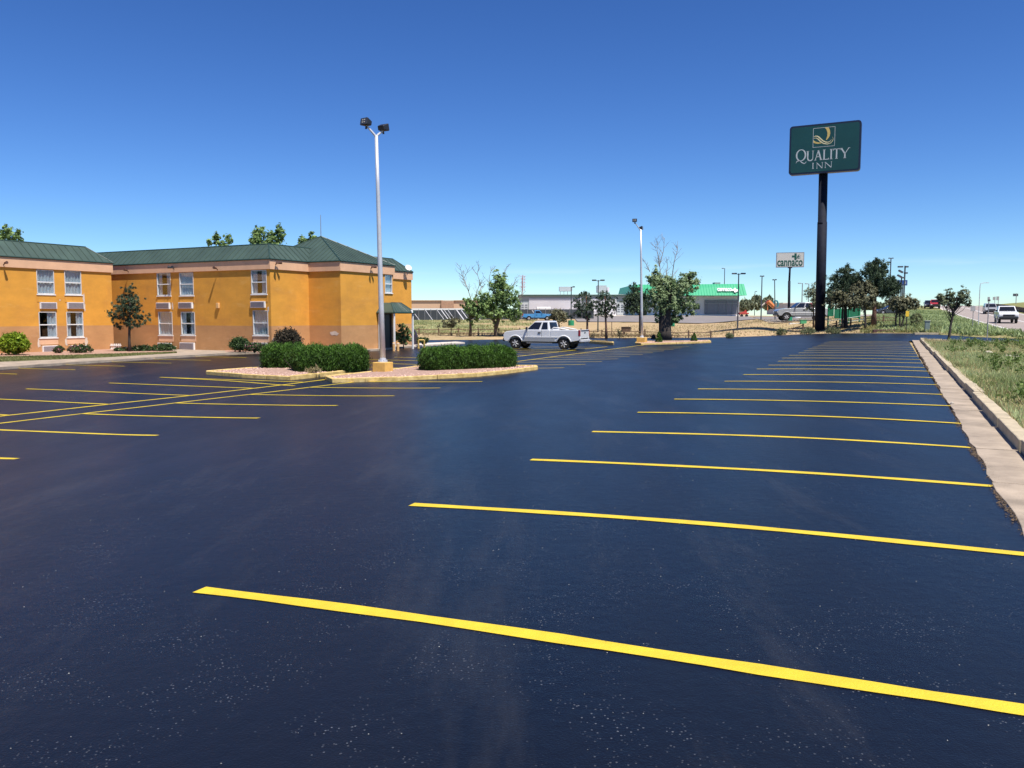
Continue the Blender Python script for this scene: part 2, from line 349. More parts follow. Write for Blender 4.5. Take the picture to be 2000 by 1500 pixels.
# ---------------------------------------------------------------- GROUND
def lines(*segs):
    out = []
    for a, b, st in segs: out += list(np.arange(a, b, st))
    return np.array(sorted(set(np.round(out, 3))))
us = lines((-3000, -400, 300), (-400, -80, 25), (-80, -24, 4), (-24, -10, 1), (-10, -1.2, .4), (-1.75, -1.70, .03), (-1.2, 40, 1.0), (40, 80, 5), (80, 400, 40), (400, 3001, 260))
vs_ = lines((-600, -20, 60), (-20, 45, 1.0), (45, 110, .5), (110, 280, 2.5), (280, 600, 30), (600, 4001, 340))
UU, VV = np.meshgrid(us, vs_); X, Y = xy(UU, VV); Z = H(X, Y, True)
dd = np.maximum(0, VV - vF(UU))
bump = np.zeros_like(Z); near = (VV > 5) & (VV < 150) & (UU > -30) & (UU < 60)
for i, j in zip(*np.nonzero(near & ((dd > 1.0) | (UU < -2)))):
    bump[i, j] = .09*mnoise.noise(Vector((X[i, j]*.6, Y[i, j]*.6, 0))) + .04*mnoise.noise(Vector((X[i, j]*2.1, Y[i, j]*2.1, 5)))
roadm = (UU < -9) & (UU > -20.5); Z = Z + bump*(~roadm)*ss(np.where(UU < -2, 1., dd/2.5))*np.where(dd > 0, 1., .5)
nr, nc = Z.shape; idx = np.arange(nr*nc).reshape(nr, nc)
Fq = np.stack([idx[:-1, :-1].ravel(), idx[1:, :-1].ravel(), idx[1:, 1:].ravel(), idx[:-1, 1:].ravel()], 1)
# greenness of what grows there: verge and embankment green, strip beyond the lot dry, mound bare
tt = X/np.maximum(Y, 1)
green = np.where(UU < -1.7, .8, .25) + .55*ss((6-UU)/6)*ss((dd-1)/6) + .5*ss((.02-tt)/.10)*ss((dd-14)/10)
green = np.clip(green - .9*np.exp(-(((X-26.4)/5)**2+((Y-88)/5)**2)), 0, 1)
green = np.where((UU > 0) & (tt > -.03) & (tt < .30), np.minimum(green, .12), green)
M_gnd = bpy.data.materials.new('earth_and_grass'); M_gnd.use_nodes = True; n = M_gnd.node_tree.nodes; l = M_gnd.node_tree.links; b = n['Principled BSDF']
b.inputs['Roughness'].default_value = .95; b.inputs['Specular IOR Level'].default_value = .15
ga = n.new('ShaderNodeAttribute'); ga.attribute_name = 'shade'; gm = n.new('ShaderNodeNewGeometry')
n1 = addnode(M_gnd, 'ShaderNodeTexNoise', Scale=.55, Detail=8., Roughness=.68); n2 = addnode(M_gnd, 'ShaderNodeTexNoise', Scale=2.6, Detail=7., Roughness=.7)
l.new(gm.outputs['Position'], n1.inputs['Vector']); l.new(gm.outputs['Position'], n2.inputs['Vector'])
ad = n.new('ShaderNodeMath'); ad.operation = 'MULTIPLY_ADD'; ad.inputs[1].default_value = 1.6; ad.inputs[2].default_value = -.8; l.new(n1.outputs['Fac'], ad.inputs[0])
ad2 = n.new('ShaderNodeMath'); ad2.operation = 'ADD'; ad2.use_clamp = True; l.new(ad.outputs[0], ad2.inputs[0]); l.new(ga.outputs['Fac'], ad2.inputs[1])
ra = n.new('ShaderNodeValToRGB'); ra.color_ramp.elements[0].color = (.34, .225, .125, 1); ra.color_ramp.elements[1].color = (.50, .37, .215, 1)
ra.color_ramp.elements[0].position = .3; ra.color_ramp.elements[1].position = .7; l.new(n2.outputs['Fac'], ra.inputs[0])
rb = n.new('ShaderNodeValToRGB'); rb.color_ramp.elements[0].color = (.13, .145, .045, 1); rb.color_ramp.elements[1].color = (.27, .26, .105, 1)
rb.color_ramp.elements[0].position = .3; rb.color_ramp.elements[1].position = .7; l.new(n2.outputs['Fac'], rb.inputs[0])
mx = n.new('ShaderNodeMix'); mx.data_type = 'RGBA'; l.new(ad2.outputs[0], mx.inputs[0]); l.new(ra.outputs[0], mx.inputs[6]); l.new(rb.outputs[0], mx.inputs[7]); l.new(mx.outputs[2], b.inputs['Base Color'])
bp = n.new('ShaderNodeBump'); bp.inputs['Strength'].default_value = .8; bp.inputs['Distance'].default_value = .1
n3 = addnode(M_gnd, 'ShaderNodeTexNoise', Scale=6., Detail=6.); l.new(gm.outputs['Position'], n3.inputs['Vector']); l.new(n3.outputs['Fac'], bp.inputs['Height']); l.new(bp.outputs[0], b.inputs['Normal'])
gro = np_mesh('ground', np.stack([X, Y, Z], -1).reshape(-1, 3), Fq[:, ::-1], M_gnd, green.ravel()); gro['kind'] = 'structure'
gro.data.polygons.foreach_set('use_smooth', [True]*len(gro.data.polygons))
def strip(name, uu, v0f, v1f, m, dz=.0, nv=2, zf=None, kind='structure', parent=None, vlist=None, par=None):
    V = []; F = []
    for u_ in uu:
        vlo, vhi = float(v0f(u_)), float(v1f(u_)); tt_ = np.linspace(vlo, vhi, nv)
        for v_ in tt_:
            x_, y_ = xy(u_, v_); V.append((x_, y_, (zf(u_, v_) if zf else float(g(u_))) + dz))
    for i in range(len(uu)-1):
        for j in range(nv-1): a = i*nv+j; F.append((a, a+1, a+1+nv, a+nv))
    mb = MB(); mb.v = V; mb.f = F; o = mb.build(name, m, parent, fix=False)
    if kind: o['kind'] = kind
    # face up
    me = o.data
    if me.polygons[0].normal.z < 0: me.flip_normals()
    return o
lot = strip('parking_lot', list(np.arange(-1.0, 30, .25)) + list(np.arange(30, 72, 3)), lambda u_: -40, lambda u_: vF(u_)+.15, M_asph, 0, 6)
ju = lambda u_: .06*math.sin(u_*7)+.04*math.sin(u_*17)
drive = strip('driveway', list(np.arange(-45, -12, 3))+list(np.arange(-12, -1.4, .3))+[-1.0], lambda u_: vN(min(u_, -1.75))+ju(u_), lambda u_: vF(u_)+ju(u_*1.3), M_drive, .004, 4)
road = strip('highway', list(np.linspace(-20, -9.5, 8)), lambda u_: -40, lambda u_: 330, M_road, .03, 90, zf=lambda u_, v_: float(np.where(v_ > 55, hr(v_), .0)))
for uu_, nm in ((-9.95, 'edge_line'), (-14.6, 'lane_line'), (-19.5, 'edge_line')):
    strip(nm, [uu_-.09, uu_+.09], lambda u_: -40, lambda u_: 300, M_wht, .036, 90, zf=lambda u_, v_: float(hr(v_)), kind=None, parent=road)
strip('shoulder', [-9.5, -9.15], lambda u_: 64, lambda u_: 300, M_slab, .028, 70, zf=lambda u_, v_: float(hr(v_)), kind=None, parent=road)
# painted lines on the lot
def pline(pts, w=.118, z=None, par=lot):
    z = z or (.0035 if pts[0][1] < 12 else .008)
    if pts[0][1] > 24 and w > .11: w = .14
    P = []
    for a, b_ in zip(pts[:-1], pts[1:]):
        k = max(1, int(math.hypot(b_[0]-a[0], b_[1]-a[1])/.25))
        for i in range(k): P.append((a[0]+(b_[0]-a[0])*i/k, a[1]+(b_[1]-a[1])*i/k))
    P.append(pts[-1]); V = []; F = []
    for _ in range(60):
        P = [P[0]]+[((P[i-1][0]+P[i][0]*2+P[i+1][0])/4, (P[i-1][1]+P[i][1]*2+P[i+1][1])/4) for i in range(1, len(P)-1)]+[P[-1]]
    ph = random.random()*9
    for i, (u_, v_) in enumerate(P):
        a = P[max(0, i-1)]; c = P[min(len(P)-1, i+1)]; dx, dy = c[0]-a[0], c[1]-a[1]; L_ = math.hypot(dx, dy) or 1
        nx, ny = -dy/L_, dx/L_; w2 = w/2*(1+.10*math.sin(i*1.3+ph)+.06*math.sin(i*3.1))
        wob = .012*math.sin(i*.35+ph)
        for s_ in (-1, 1):
            uu_, v2 = u_+nx*(w2*s_+wob), v_+ny*(w2*s_+wob); x_, y_ = xy(uu_, v2); V.append((x_, y_, float(g(uu_))+z))
    for i in range(len(P)-1): F.append((2*i, 2*i+1, 2*i+3, 2*i+2))
    mb = MB(); mb.v = V; mb.f = F; o = mb.build('painted_line', M_yel, par, fix=False)
    if o.data.polygons[0].normal.z < 0: o.data.flip_normals()
    return o
def gu(px, py): p = gnd(px, py); return uv(p.x, p.y)
for pl in ([(390, 1152), (600, 1179), (1300, 1279), (2000, 1386), (2080, 1399)], [(805, 985), (1200, 1009), (1640, 1043), (1900, 1068), (2040, 1086)],
           [(1037, 898), (1350, 911), (1640, 925.6), (1850, 941), (1953, 951)], [(1157, 843), (1640, 857), (1780, 862.5), (1896, 874)],
           [(1245, 806), (1640, 814), (1800, 819.5), (1880, 828)], [(1317, 780), (1640, 785.3), (1790, 788.5), (1862, 793.5)],
           [(1363, 760), (1640, 763.3), (1780, 766.5), (1843, 771)], [(1415, 745), (1640, 746.7), (1780, 749), (1832, 752)],
           [(1452, 732), (1640, 732.7), (1770, 734.5), (1823, 738)], [(1478, 721), (1640, 721.6), (1770, 722.3), (1816, 725.5)]):
    pline([gu(*p) for p in pl])
for k in range(10, 22):
    v_ = 3.82 + 2.69*k + random.uniform(-.08, .08)
    pline([(4.1+random.uniform(-.1, .1), v_), (1.5, v_-.05), (0, v_-.2), (-.98-.012*(k-10), v_-.35)])
LA = lambda v_: float(np.interp(v_, [0, 12, 20, 30, 44, 66], [19.1, 19.0, 18.75, 19.3, 19.8, 19.85])); LB = lambda v_: float(np.interp(v_, [0, 12, 20, 30, 44, 66], [17.9, 17.65, 17.3, 17.2, 17.7, 18.3]))
pline([(LA(v_), v_) for v_ in np.arange(2, 61, 1.5)]); pline([(LB(v_), v_) for v_ in np.arange(2, 66, 1.5)])
for k in range(-1, 20):
    v_ = 8.1 + 2.7*k + random.uniform(-.05, .05)
    if 24.5 < v_ < 31: 
        if v_ > 26: continue
    ur = float(np.interp(v_, [8, 25, 45, 60], [12.0, 12.4, 12.9, 13.4]))+random.uniform(-.08, .08)
    pline([(LB(v_), v_-.02), (ur, v_+.03)])
for k in range(-2, 17):
    v_ = 15.33 + 2.7*k
    if 23.5 < v_ < 29 : continue
    pline([(LA(v_), v_), (LA(v_)+5.8 if k > 1 else 25.0, v_-.75 if k < 4 else v_-.3)])
pline([gu(313, 737), gu(500, 747), gu(536, 752), gu(575, 754)])
for px, py in ((33, 731), (146, 722.5), (243, 715.5), (335, 709.5), (411, 704), (482, 698.6)):
    a = gu(px, py); pline([a, (a[0]+4.9, a[1]-.55)], w=.10)
# gutter slabs and curb stones on the right
gut = bpy.data.objects.new('gutter', None); COL.objects.link(gut); gut['kind'] = 'structure'
krb = bpy.data.objects.new('kerb', None); COL.objects.link(krb); krb['kind'] = 'structure'
v_ = -12.0; k = 0
def ofs(v_): return -.0045*max(0, v_-8)
while v_ < 63:
    L_ = 2.4 if v_ < 30 else 3.0; j1, j2 = random.uniform(-.02, .02), random.uniform(-.02, .02); e = .018
    o1 = ofs(v_); o2 = ofs(v_+L_)
    n_ = 5; q = [(-.98+o1+(o2-o1)*i/n_ + random.uniform(-.03, .03), v_+e+(L_-2*e)*i/n_) for i in range(n_+1)] + [(-1.47+o2, v_+L_-e), (-1.47+o1, v_+e)]
    z_ = .012+random.uniform(-.004, .006)
    MB().prism([xy(*p) for p in q], -.12, z_).build('slab', M_conc, gut, bevel=.008)
    nseg = 6; P_ = []
    kk = random.uniform(-.02, .02)
    for i in range(nseg+1):
        s_ = i/nseg; P_.append((-1.475+o1+(o2-o1)*s_ + kk + random.uniform(-.006, .006), v_+e+(L_-2*e)*s_))
    zt = .165+random.uniform(-.012, .015)
    poly = P_ + [(p[0]-.20+random.uniform(-.012, .012), p[1]) for p in P_[::-1]]
    MB().prism([xy(*p) for p in poly], -.2, zt).build('kerb_stone', M_curb, krb, bevel=.018)
    v_ += L_; k += 1
# grit and leaf litter along the asphalt edge
Vl = []; Fl = []; sh = []
N_ = 11000; vv = RNG.uniform(1, 42, N_); uu_ = -1.0 + .0 - .0045*np.maximum(0, vv-8) + np.abs(RNG.normal(0, .035, N_))*np.where(RNG.random(N_) < .7, 1, -1)*.9 + .03*np.sin(vv*2.3)
keep = (np.sin(vv*1.7)+np.sin(vv*.6+1)+RNG.normal(0, .6, N_)) > -.6; vv = vv[keep]; uu_ = uu_[keep]
xx, yy = xy(uu_, vv); sz = RNG.uniform(.004, .014, len(xx)); an = RNG.uniform(0, 6.28, len(xx))
def pebbles(name, xx, yy, zz, sz, m, label, par=None, flat=.6):
    n_ = len(xx); base = np.array([(1, 0, 0), (0, 1, 0), (-1, 0, 0), (0, -1, 0), (0, 0, flat)], float); an = RNG.uniform(0, 6.28, n_)
    c, s_ = np.cos(an), np.sin(an); bx = base[None, :, 0]*c[:, None]-base[None, :, 1]*s_[:, None]; by = base[None, :, 0]*s_[:, None]+base[None, :, 1]*c[:, None]
    V = np.stack([xx[:, None]+bx*sz[:, None], yy[:, None]+by*sz[:, None]*.75, zz[:, None]+base[None, :, 2]*sz[:, None]+.0*bx], -1).reshape(-1, 3)
    F = (np.array([(0, 1, 4), (1, 2, 4), (2, 3, 4), (3, 0, 4)])[None]+(np.arange(n_)*5)[:, None, None]).reshape(-1, 3)
    o = np_mesh(name, V, F, m, np.repeat(RNG.random(n_), 5)); 
    if par: o.parent = par
    return tag(o, label, 'debris' if not par else None, None, 'stuff')
M_lit = leafmat('edge_litter', (.012, .010, .008), (.13, .09, .055), 0)
pebbles('leaf_litter', xx, yy, g(uu_)+.004, sz, M_lit, 'brown grit and leaf litter along the crumbling asphalt edge beside the gutter')
N_ = 1500; uu_ = RNG.uniform(-.9, 9, N_); vv = RNG.uniform(-1.5, 14, N_); xx, yy = xy(uu_, vv)
M_grit = leafmat('pale_grit', (.1, .1, .1), (.45, .45, .43), 0)
pebbles('loose_grit', xx, yy, g(uu_)+.001, RNG.uniform(.0015, .0045, N_), M_grit, 'tiny pale grit scattered over the dark asphalt of the lot')
# pavement, lawn, gravel bed in front of the motel
def gzp(px, py, z):
    a, b_ = ray(px, py); Y_ = (z-CZ)/b_; return (a*Y_, Y_)
def sheet(name, pl, z, m, kind='structure', z0=-.9, raw=False):
    poly = pl if raw else [gzp(a, b_, z) for a, b_ in pl]
    o = MB().prism(poly, z0, z).build(name, m); 
    if kind: o['kind'] = kind
    return o
AP, BP = (.457, .889), (-.889, .457)
def bp_(p, q): return (p*AP[0]+q*BP[0], p*AP[1]+q*BP[1])
sheet('sidewalk', [(-60, 716), (0, 717), (150, 706.5), (300, 697.5), (420, 690.5), (505, 687), (600, 686.5), (735, 682), (765, 679), (806, 675.5), (800, 672), (740, 674), (600, 678), (400, 680), (222, 688), (0, 700), (-60, 703)], -.50, M_conc)
sheet('flower_bed', [(-60, 700), (0, 697), (110, 695.5), (222, 691.5), (345, 686.5), (300, 680), (222, 681), (0, 686), (-60, 688)], -.488, M_beds)
lawn = sheet('lawn_strip', [(-60, 707), (0, 706), (110, 701.5), (222, 696.5), (345, 689), (300, 687.5), (222, 691), (110, 694.5), (0, 696.5), (-60, 697.5)], -.480, M_sgrass)
sheet('gravel_bed', [(440, 687.5), (640, 685), (660, 683), (560, 680), (440, 683)], -.487, M_gravel)
sheet('entrance_slab', [(806, 675), (850, 672), (908, 668.5), (890, 667), (806, 671)], -.50, M_slab)
# ---------------------------------------------------------------- traffic islands
def island(pts, label, yel=True, gm_=M_gravel, h=.15):
    root = empty('traffic_island', (*xy(*pts[0]), float(g(pts[0][0]))), label, 'traffic island')
    cx = sum(p[0] for p in pts)/len(pts); cy = sum(p[1] for p in pts)/len(pts); n_ = len(pts); w = .17
    inn = []
    for i, p in enumerate(pts):
        a, c = pts[i-1], pts[(i+1) % n_]
        def nrm(p0, p1):
            dx, dy = p1[0]-p0[0], p1[1]-p0[1]; L_ = math.hypot(dx, dy); nx, ny = -dy/L_, dx/L_
            if nx*(cx-p0[0])+ny*(cy-p0[1]) < 0: nx, ny = -nx, -ny
            return nx, ny
        n1_, n2_ = nrm(a, p), nrm(p, c); d = 1+n1_[0]*n2_[0]+n1_[1]*n2_[1]
        inn.append((p[0]+(n1_[0]+n2_[0])/d*w, p[1]+(n1_[1]+n2_[1])/d*w))
    rx, ry = root.location.x, root.location.y; rz = root.location.z
    def loc(p): a = xy(*p); return (a[0]-rx, a[1]-ry)
    for i in range(n_):
        a, c, ci, ai = pts[i], pts[(i+1) % n_], inn[(i+1) % n_], inn[i]
        L_ = math.hypot(c[0]-a[0], c[1]-a[1]); k = max(1, round(L_/1.5))
        for j in range(k):
            s0, s1 = j/k + (.006/L_ if j else 0), (j+1)/k - (.006/L_ if j < k-1 else 0)
            def lp(p, q, s_): return (p[0]+(q[0]-p[0])*s_, p[1]+(q[1]-p[1])*s_)
            q4 = [lp(a, c, s0), lp(a, c, s1), lp(ai, ci, s1), lp(ai, ci, s0)]; hh = h+random.uniform(-.015, .012)
            zf = lambda X_, Y_: float(g(uv(X_+rx, Y_+ry)[0]))-rz
            MB().prism([loc(p) for p in q4], lambda X_, Y_: zf(X_, Y_)-.1, lambda X_, Y_, hh=hh: zf(X_, Y_)+hh).build('kerb_stone', M_yc if yel else M_curb, root, bevel=.02)
    if gm_:
        mb = MB(); zf = lambda X_, Y_: float(g(uv(X_+rx, Y_+ry)[0]))-rz
        c_ = loc((cx, cy)); vs2 = [(*loc(p), zf(*loc(p))+h-.03) for p in inn] + [(*c_, zf(*c_)+h+.01)]
        mb.add(vs2, [(i, (i+1) % n_, n_) for i in range(n_)]); mb.build('gravel', gm_, root)
        # loose stones proud of the bed
        NN = 900; w_ = RNG.dirichlet(np.ones(3), NN); tri = RNG.integers(0, n_, NN)
        inn_ = np.array(inn); P_ = w_[:, :1]*inn_[tri] + w_[:, 1:2]*inn_[(tri+1) % n_] + w_[:, 2:]*np.array([[cx, cy]])
        xx, yy = xy(P_[:, 0], P_[:, 1]); 
        M_st = MATS.get('_st') or MATS.setdefault('_st', leafmat('gravel_stone', (.26, .14, .10), (.66, .46, .38), 0))
        pb = pebbles('gravel_stone', xx-rx, yy-ry, g(P_[:, 0])+h-.02-rz, RNG.uniform(.02, .05, NN), M_st, None, root, .8); 
    return root
island([(24.75, 24.6), (22.3, 24.0), (19.95, 23.9), (20.05, 28.6), (24.75, 28.4)], 'raised island with yellow kerb and pink gravel under the left dark hedge')
island([(19.0, 24.7), (17.85, 23.6), (15.9, 24.75), (13.9, 27.0), (13.5, 28.6), (13.3, 31.4), (13.7, 32.2), (19.2, 32.6)], 'raised island with yellow kerb and pink gravel around the nearest lamp base')
p3 = [gu(1240, 672.5), gu(1252, 673.6), gu(1389, 669.5), gu(1386, 667.2), gu(1300, 668.5), gu(1243, 669.6)]
island(p3, 'long low island carrying the second lamp post and two small conical shrubs', gm_=M_beds)
# curb stub right of white pickup
p4 = [gu(1150, 669.8), gu(1198, 674.2), gu(1199, 671.6), gu(1152, 668)]
island(p4, 'kerb stub with a yellow end behind the white pickup truck', gm_=None, h=.2)
# ---------------------------------------------------------------- MOTEL
motel = empty('motel', (*bp_(38.4, 40), -.6), 'two storey ochre stucco motel with green metal roofs and peach fascia on the left', 'motel')
MI = Matrix.Translation(-Vector(motel.location))
def mp(m_): m_.v = [(v__[0]-motel.location.x, v__[1]-motel.location.y, v__[2]-motel.location.z) for v__ in m_.v]; return m_
def part(mb, name, m, parent=None, **kw): 
    return mp(mb).build(name, m, parent or motel, **kw)
ZB, ZE = -.62, 5.17; ZF = ZE - .62; ZBAND = 1.08
class Wall:                                   # vertical wall plane from (p0,q0) to (p1,q1); outward normal n
    def __init__(s, a, b_, out): s.a, s.b = Vector(bp_(*a)), Vector(bp_(*b_)); s.d = (s.b-s.a).normalized(); s.L = (s.b-s.a).length; s.n = Vector(bp_(*out)).normalized()
    def pt(s, t, z, o=0): return (s.a.x+s.d.x*t+s.n.x*o, s.a.y+s.d.y*t+s.n.y*o, z)
    def hit(s, px, py):
        a, b_ = ray(px, py); # t*(a,1) = A + d*s
        det = a*(-s.d.y) - (-s.d.x)*1.0; Y_ = (s.a.x*(-s.d.y) - (-s.d.x)*s.a.y)/det
        P_ = Vector((a*Y_, Y_)); return (P_-s.a).dot(s.d), CZ+b_*Y_
    def box(s, mb, t0, t1, z0, z1, o0, o1):
        vs2 = [s.pt(t, z, o) for z in (z0, z1) for (t, o) in ((t0, o0), (t1, o0), (t1, o1), (t0, o1))]
        return mb.add(vs2, [(0,3,2,1), (4,5,6,7), (0,1,5,4), (1,2,6,5), (2,3,7,6), (3,0,4,7)])
def build_wall(w, holes):
    """two colours of render, real openings"""
    for z0, z1, m_ in ((ZB, ZBAND, M_brn), (ZBAND, ZF+.02, M_och)):
        ts = sorted({0, w.L, *[h[0] for h in holes], *[h[1] for h in holes]}); zs = sorted({z0, z1, *[min(max(h[2], z0), z1) for h in holes], *[min(max(h[3], z0), z1) for h in holes]})
        mb = MB()
        for i in range(len(ts)-1):
            for j in range(len(zs)-1):
                if zs[j+1]-zs[j] < 1e-4: continue
                tc, zc = (ts[i]+ts[i+1])/2, (zs[j]+zs[j+1])/2
                if any(h[0] < tc < h[1] and h[2] < zc < h[3] for h in holes): continue
                mb.add([w.pt(ts[i], zs[j]), w.pt(ts[i+1], zs[j]), w.pt(ts[i+1], zs[j+1]), w.pt(ts[i], zs[j+1])], [(0, 1, 2, 3)])
        for h in holes:                       # reveals
            a0, a1, b0, b1 = h; c0, c1 = max(b0, z0), min(b1, z1)
            if c1 <= c0: continue
            d_ = -.16
            for t in (a0, a1): mb.add([w.pt(t, c0), w.pt(t, c1), w.pt(t, c1, d_), w.pt(t, c0, d_)], [(0, 1, 2, 3)])
            for z, ok in ((b0, b0 >= z0), (b1, b1 <= z1)):
                if ok: mb.add([w.pt(a0, z), w.pt(a1, z), w.pt(a1, z, d_), w.pt(a0, z, d_)], [(0, 1, 2, 3)])
        part(mb, 'wall', m_, fix=False)
    mb = MB(); w.box(mb, -.08, w.L+.08, ZF, ZE, -.02, .085); part(mb, 'fascia', M_pch)
def window(w, t0, t1, z0, z1, openleft=False, top=.5, curtain='half'):
    mb = MB(); fw = .042
    for (a0, a1, b0, b1) in ((t0, t0+fw, z0, z1), (t1-fw, t1, z0, z1), (t0, t1, z0, z0+fw+.02), (t0, t1, z1-fw, z1)):
        w.box(mb, a0, a1, b0, b1, -.09, .025)
    fr = part(mb, 'window', mat('window_frame_paint', (.60, .59, .57), .6))
    mb = MB(); zm = z0+(z1-z0)*.5; w.box(mb, t0+fw, t1-fw, zm-.03, zm+.03, -.075, .0); part(mb, 'mullion', M_wht, fr)
    mb = MB(); w.box(mb, t0-.05, t1+.05, z0-.06, z0-.001, -.02, .06); part(mb, 'sill', M_wht, fr)
    mb = MB(); w.box(mb, t0+fw, t1-fw, z0+fw, zm-.03, -.062, -.055); part(mb, 'pane', M_glass, fr)
    mb = MB(); w.box(mb, t0+fw, t1-fw, zm+.03, z1-fw, -.052, -.045); part(mb, 'pane', M_glass, fr)
    # pleated curtain
    mb = MB(); n_ = 40; a0, a1 = t0+.02, t1-.02
    ph = random.random()*6
    def cover(s_):
        if curtain == 'right': return s_ > .52
        if curtain == 'both': return s_ < .3 or s_ > .62
        return True
    for i in range(n_):
        s0, s1 = i/n_, (i+1)/n_
        if not cover((s0+s1)/2): continue
        o0, o1 = [-.105+.028*math.sin(s_*n_*.8+ph)+.015*math.sin(s_*n_*.33) for s_ in (s0, s1)]
        ta, tb = a0+(a1-a0)*s0, a0+(a1-a0)*s1
        mb.add([w.pt(ta, z0, o0), w.pt(tb, z0, o1), w.pt(tb, z1-.02, o1), w.pt(ta, z1-.02, o0)], [(0, 1, 2, 3)])
    part(mb, 'curtain', M_cur, fr, fix=False)
    mb = MB()
    d0, d1 = -.161, -1.6
    for q in ([w.pt(t0, z0, d0), w.pt(t0, z1, d0), w.pt(t0, z1, d1), w.pt(t0, z0, d1)], [w.pt(t1, z0, d0), w.pt(t1, z1, d0), w.pt(t1, z1, d1), w.pt(t1, z0, d1)],
              [w.pt(t0, z0, d0), w.pt(t1, z0, d0), w.pt(t1, z0, d1), w.pt(t0, z0, d1)], [w.pt(t0, z1, d0), w.pt(t1, z1, d0), w.pt(t1, z1, d1), w.pt(t0, z1, d1)],
              [w.pt(t0, z0, d1), w.pt(t1, z0, d1), w.pt(t1, z1, d1), w.pt(t0, z1, d1)]): mb.add(q, [(0, 1, 2, 3)])
    part(mb, 'room_interior', M_dark, fr, fix=False)
def aircon(w, t0, t1, z0, z1):
    mb = MB(); w.box(mb, t0, t1, z0, z1, -.02, .10); o = part(mb, 'air_conditioner', M_wht)
    mb = MB(); w.box(mb, t0+.04, t1-.05, z0+.03, z1-.03, .10, .118); part(mb, 'grille', M_ac, o)
    mb = MB(); n_ = 6
    for i in range(n_):
        zz = z0+.05+(z1-z0-.1)*(i+.5)/n_; w.box(mb, t0+.06, t1-.07, zz-.009, zz+.009, .1185, .122)
    part(mb, 'louvre', M_acd, o)
def plaster(w, pts, o=.004):
    mb = MB(); mb.slab([w.pt(t, z, o) for t, z in pts], (w.n.x, w.n.y, 0), .006); part(mb, 'plaster_patch', M_ply)
def blob(w, px, py, rx, ry, n_=12, lx=None):
    t, z = w.hit(px, py); Y_ = w.pt(t, z)[1]; k = PX(Y_)
    q = []
    for i in range(n_):
        a = 6.283*i/n_; r_ = random.uniform(.65, 1.15); q.append((t+math.cos(a)*rx*k*r_, z+math.sin(a)*ry*k*r_))
    plaster(w, q)
W1 = Wall((-8, 48.65), (36.7, 48.65), (0, -1)); W2 = Wall((38.4, 60), (38.4, 36.37), (-1, 0)); W3 = Wall((38.4, 36.37), (41.87, 36.37), (0, -1))
W4 = Wall((41.87, 36.37), (41.87, 33.77), (-1, 0)); W5 = Wall((41.87, 33.77), (47.6, 33.77), (0, -1)); W6 = Wall((47.6, 37.4), (55.2, 37.4), (0, -1))
def spec(w, lst):
    out = []
    for (x0, x1, y0, y1) in lst:
        xm = (x0+x1)/2; a, _ = w.hit(x0, (y0+y1)/2); b_, _ = w.hit(x1, (y0+y1)/2); z1_ = w.hit(xm, y0)[1]; z0_ = w.hit(xm, y1)[1]
        out.append((min(a, b_), max(a, b_), z0_, min(z1_, ZF-.015)))
    return out
w1 = spec(W1, [(71.5, 105.6, 527.5, 574.6), (126, 158.5, 529, 575.6), (76, 110.5, 609, 659.5), (130, 162.5, 609, 658.5)])
w1 += [(a-9.6, b_-9.6, c, d) for a, b_, c, d in w1[:4]]
a1 = spec(W1, [(77, 109.5, 590.5, 603), (130.5, 162.5, 590.5, 603), (82, 113.5, 675, 689), (137, 167, 674, 687.5)])
w2 = spec(W2, [(307, 333.5, 532, 577.5), (351, 378, 532.5, 577.3), (310, 337, 609, 654.5), (354, 381, 609, 654.5), (491, 521, 527.5, 574.5), (494.5, 524, 606.5, 655)])
a2 = spec(W2, [(307, 333, 591, 603.5), (350.5, 377, 590.5, 602.5), (310, 336, 669.5, 684), (353, 381, 669, 683.5), (491, 519, 588.5, 601), (494, 522.5, 669, 681)])
w5 = spec(W5, [(751.5, 765.5, 537, 572)])
d5 = spec(W5, [(748.5, 766, 609, 679)])
build_wall(W1, w1); build_wall(W2, w2); build_wall(W3, []); build_wall(W4, []); build_wall(W5, w5 + [(d5[0][0], d5[0][1], ZB+.02, d5[0][3])]); build_wall(W6, [])
cs = ['half', 'half', 'right', 'both', 'half', 'both', 'half', 'right']
for i, h in enumerate(w1): window(W1, *h, curtain=cs[i % 8])
for i, h in enumerate(w2): window(W2, *h, curtain=['both', 'half', 'half', 'both', 'both', 'half'][i])
for h in w5: window(W5, *h, curtain='half')
for h in a1: aircon(W1, *h)
for h in a2: aircon(W2, *h)
# raised render panels between window and air conditioner of each bay
for w, wins in ((W1, w1[:4]), (W2, w2)):
    for (a, b_, c, d) in wins:
        lo = c-.47 if c > 1.0 else c-.42
        mb = MB(); w.box(mb, a-.03, b_+.05, lo, c-.061, .001, .022); part(mb, 'render_panel', M_och if c > 1.2 else M_pch)
# rest of the outer walls, seen only from elsewhere
mb = MB()
for a, b_ in (((36.7, 48.65), (36.7, 60)), ((36.7, 60), (-8, 60)), ((-8, 60), (-8, 48.65)), ((47.6, 33.77), (47.6, 37.4)), ((55.2, 37.4), (55.2, 60)), ((55.2, 60), (38.4, 60)), ((47.6, 36.3), (41.87, 36.3))):
    p0, p1 = bp_(*a), bp_(*b_); mb.add([(*p0, ZB), (*p1, ZB), (*p1, ZE), (*p0, ZE)], [(0, 1, 2, 3)])
part(mb, 'wall', M_och, fix=False)
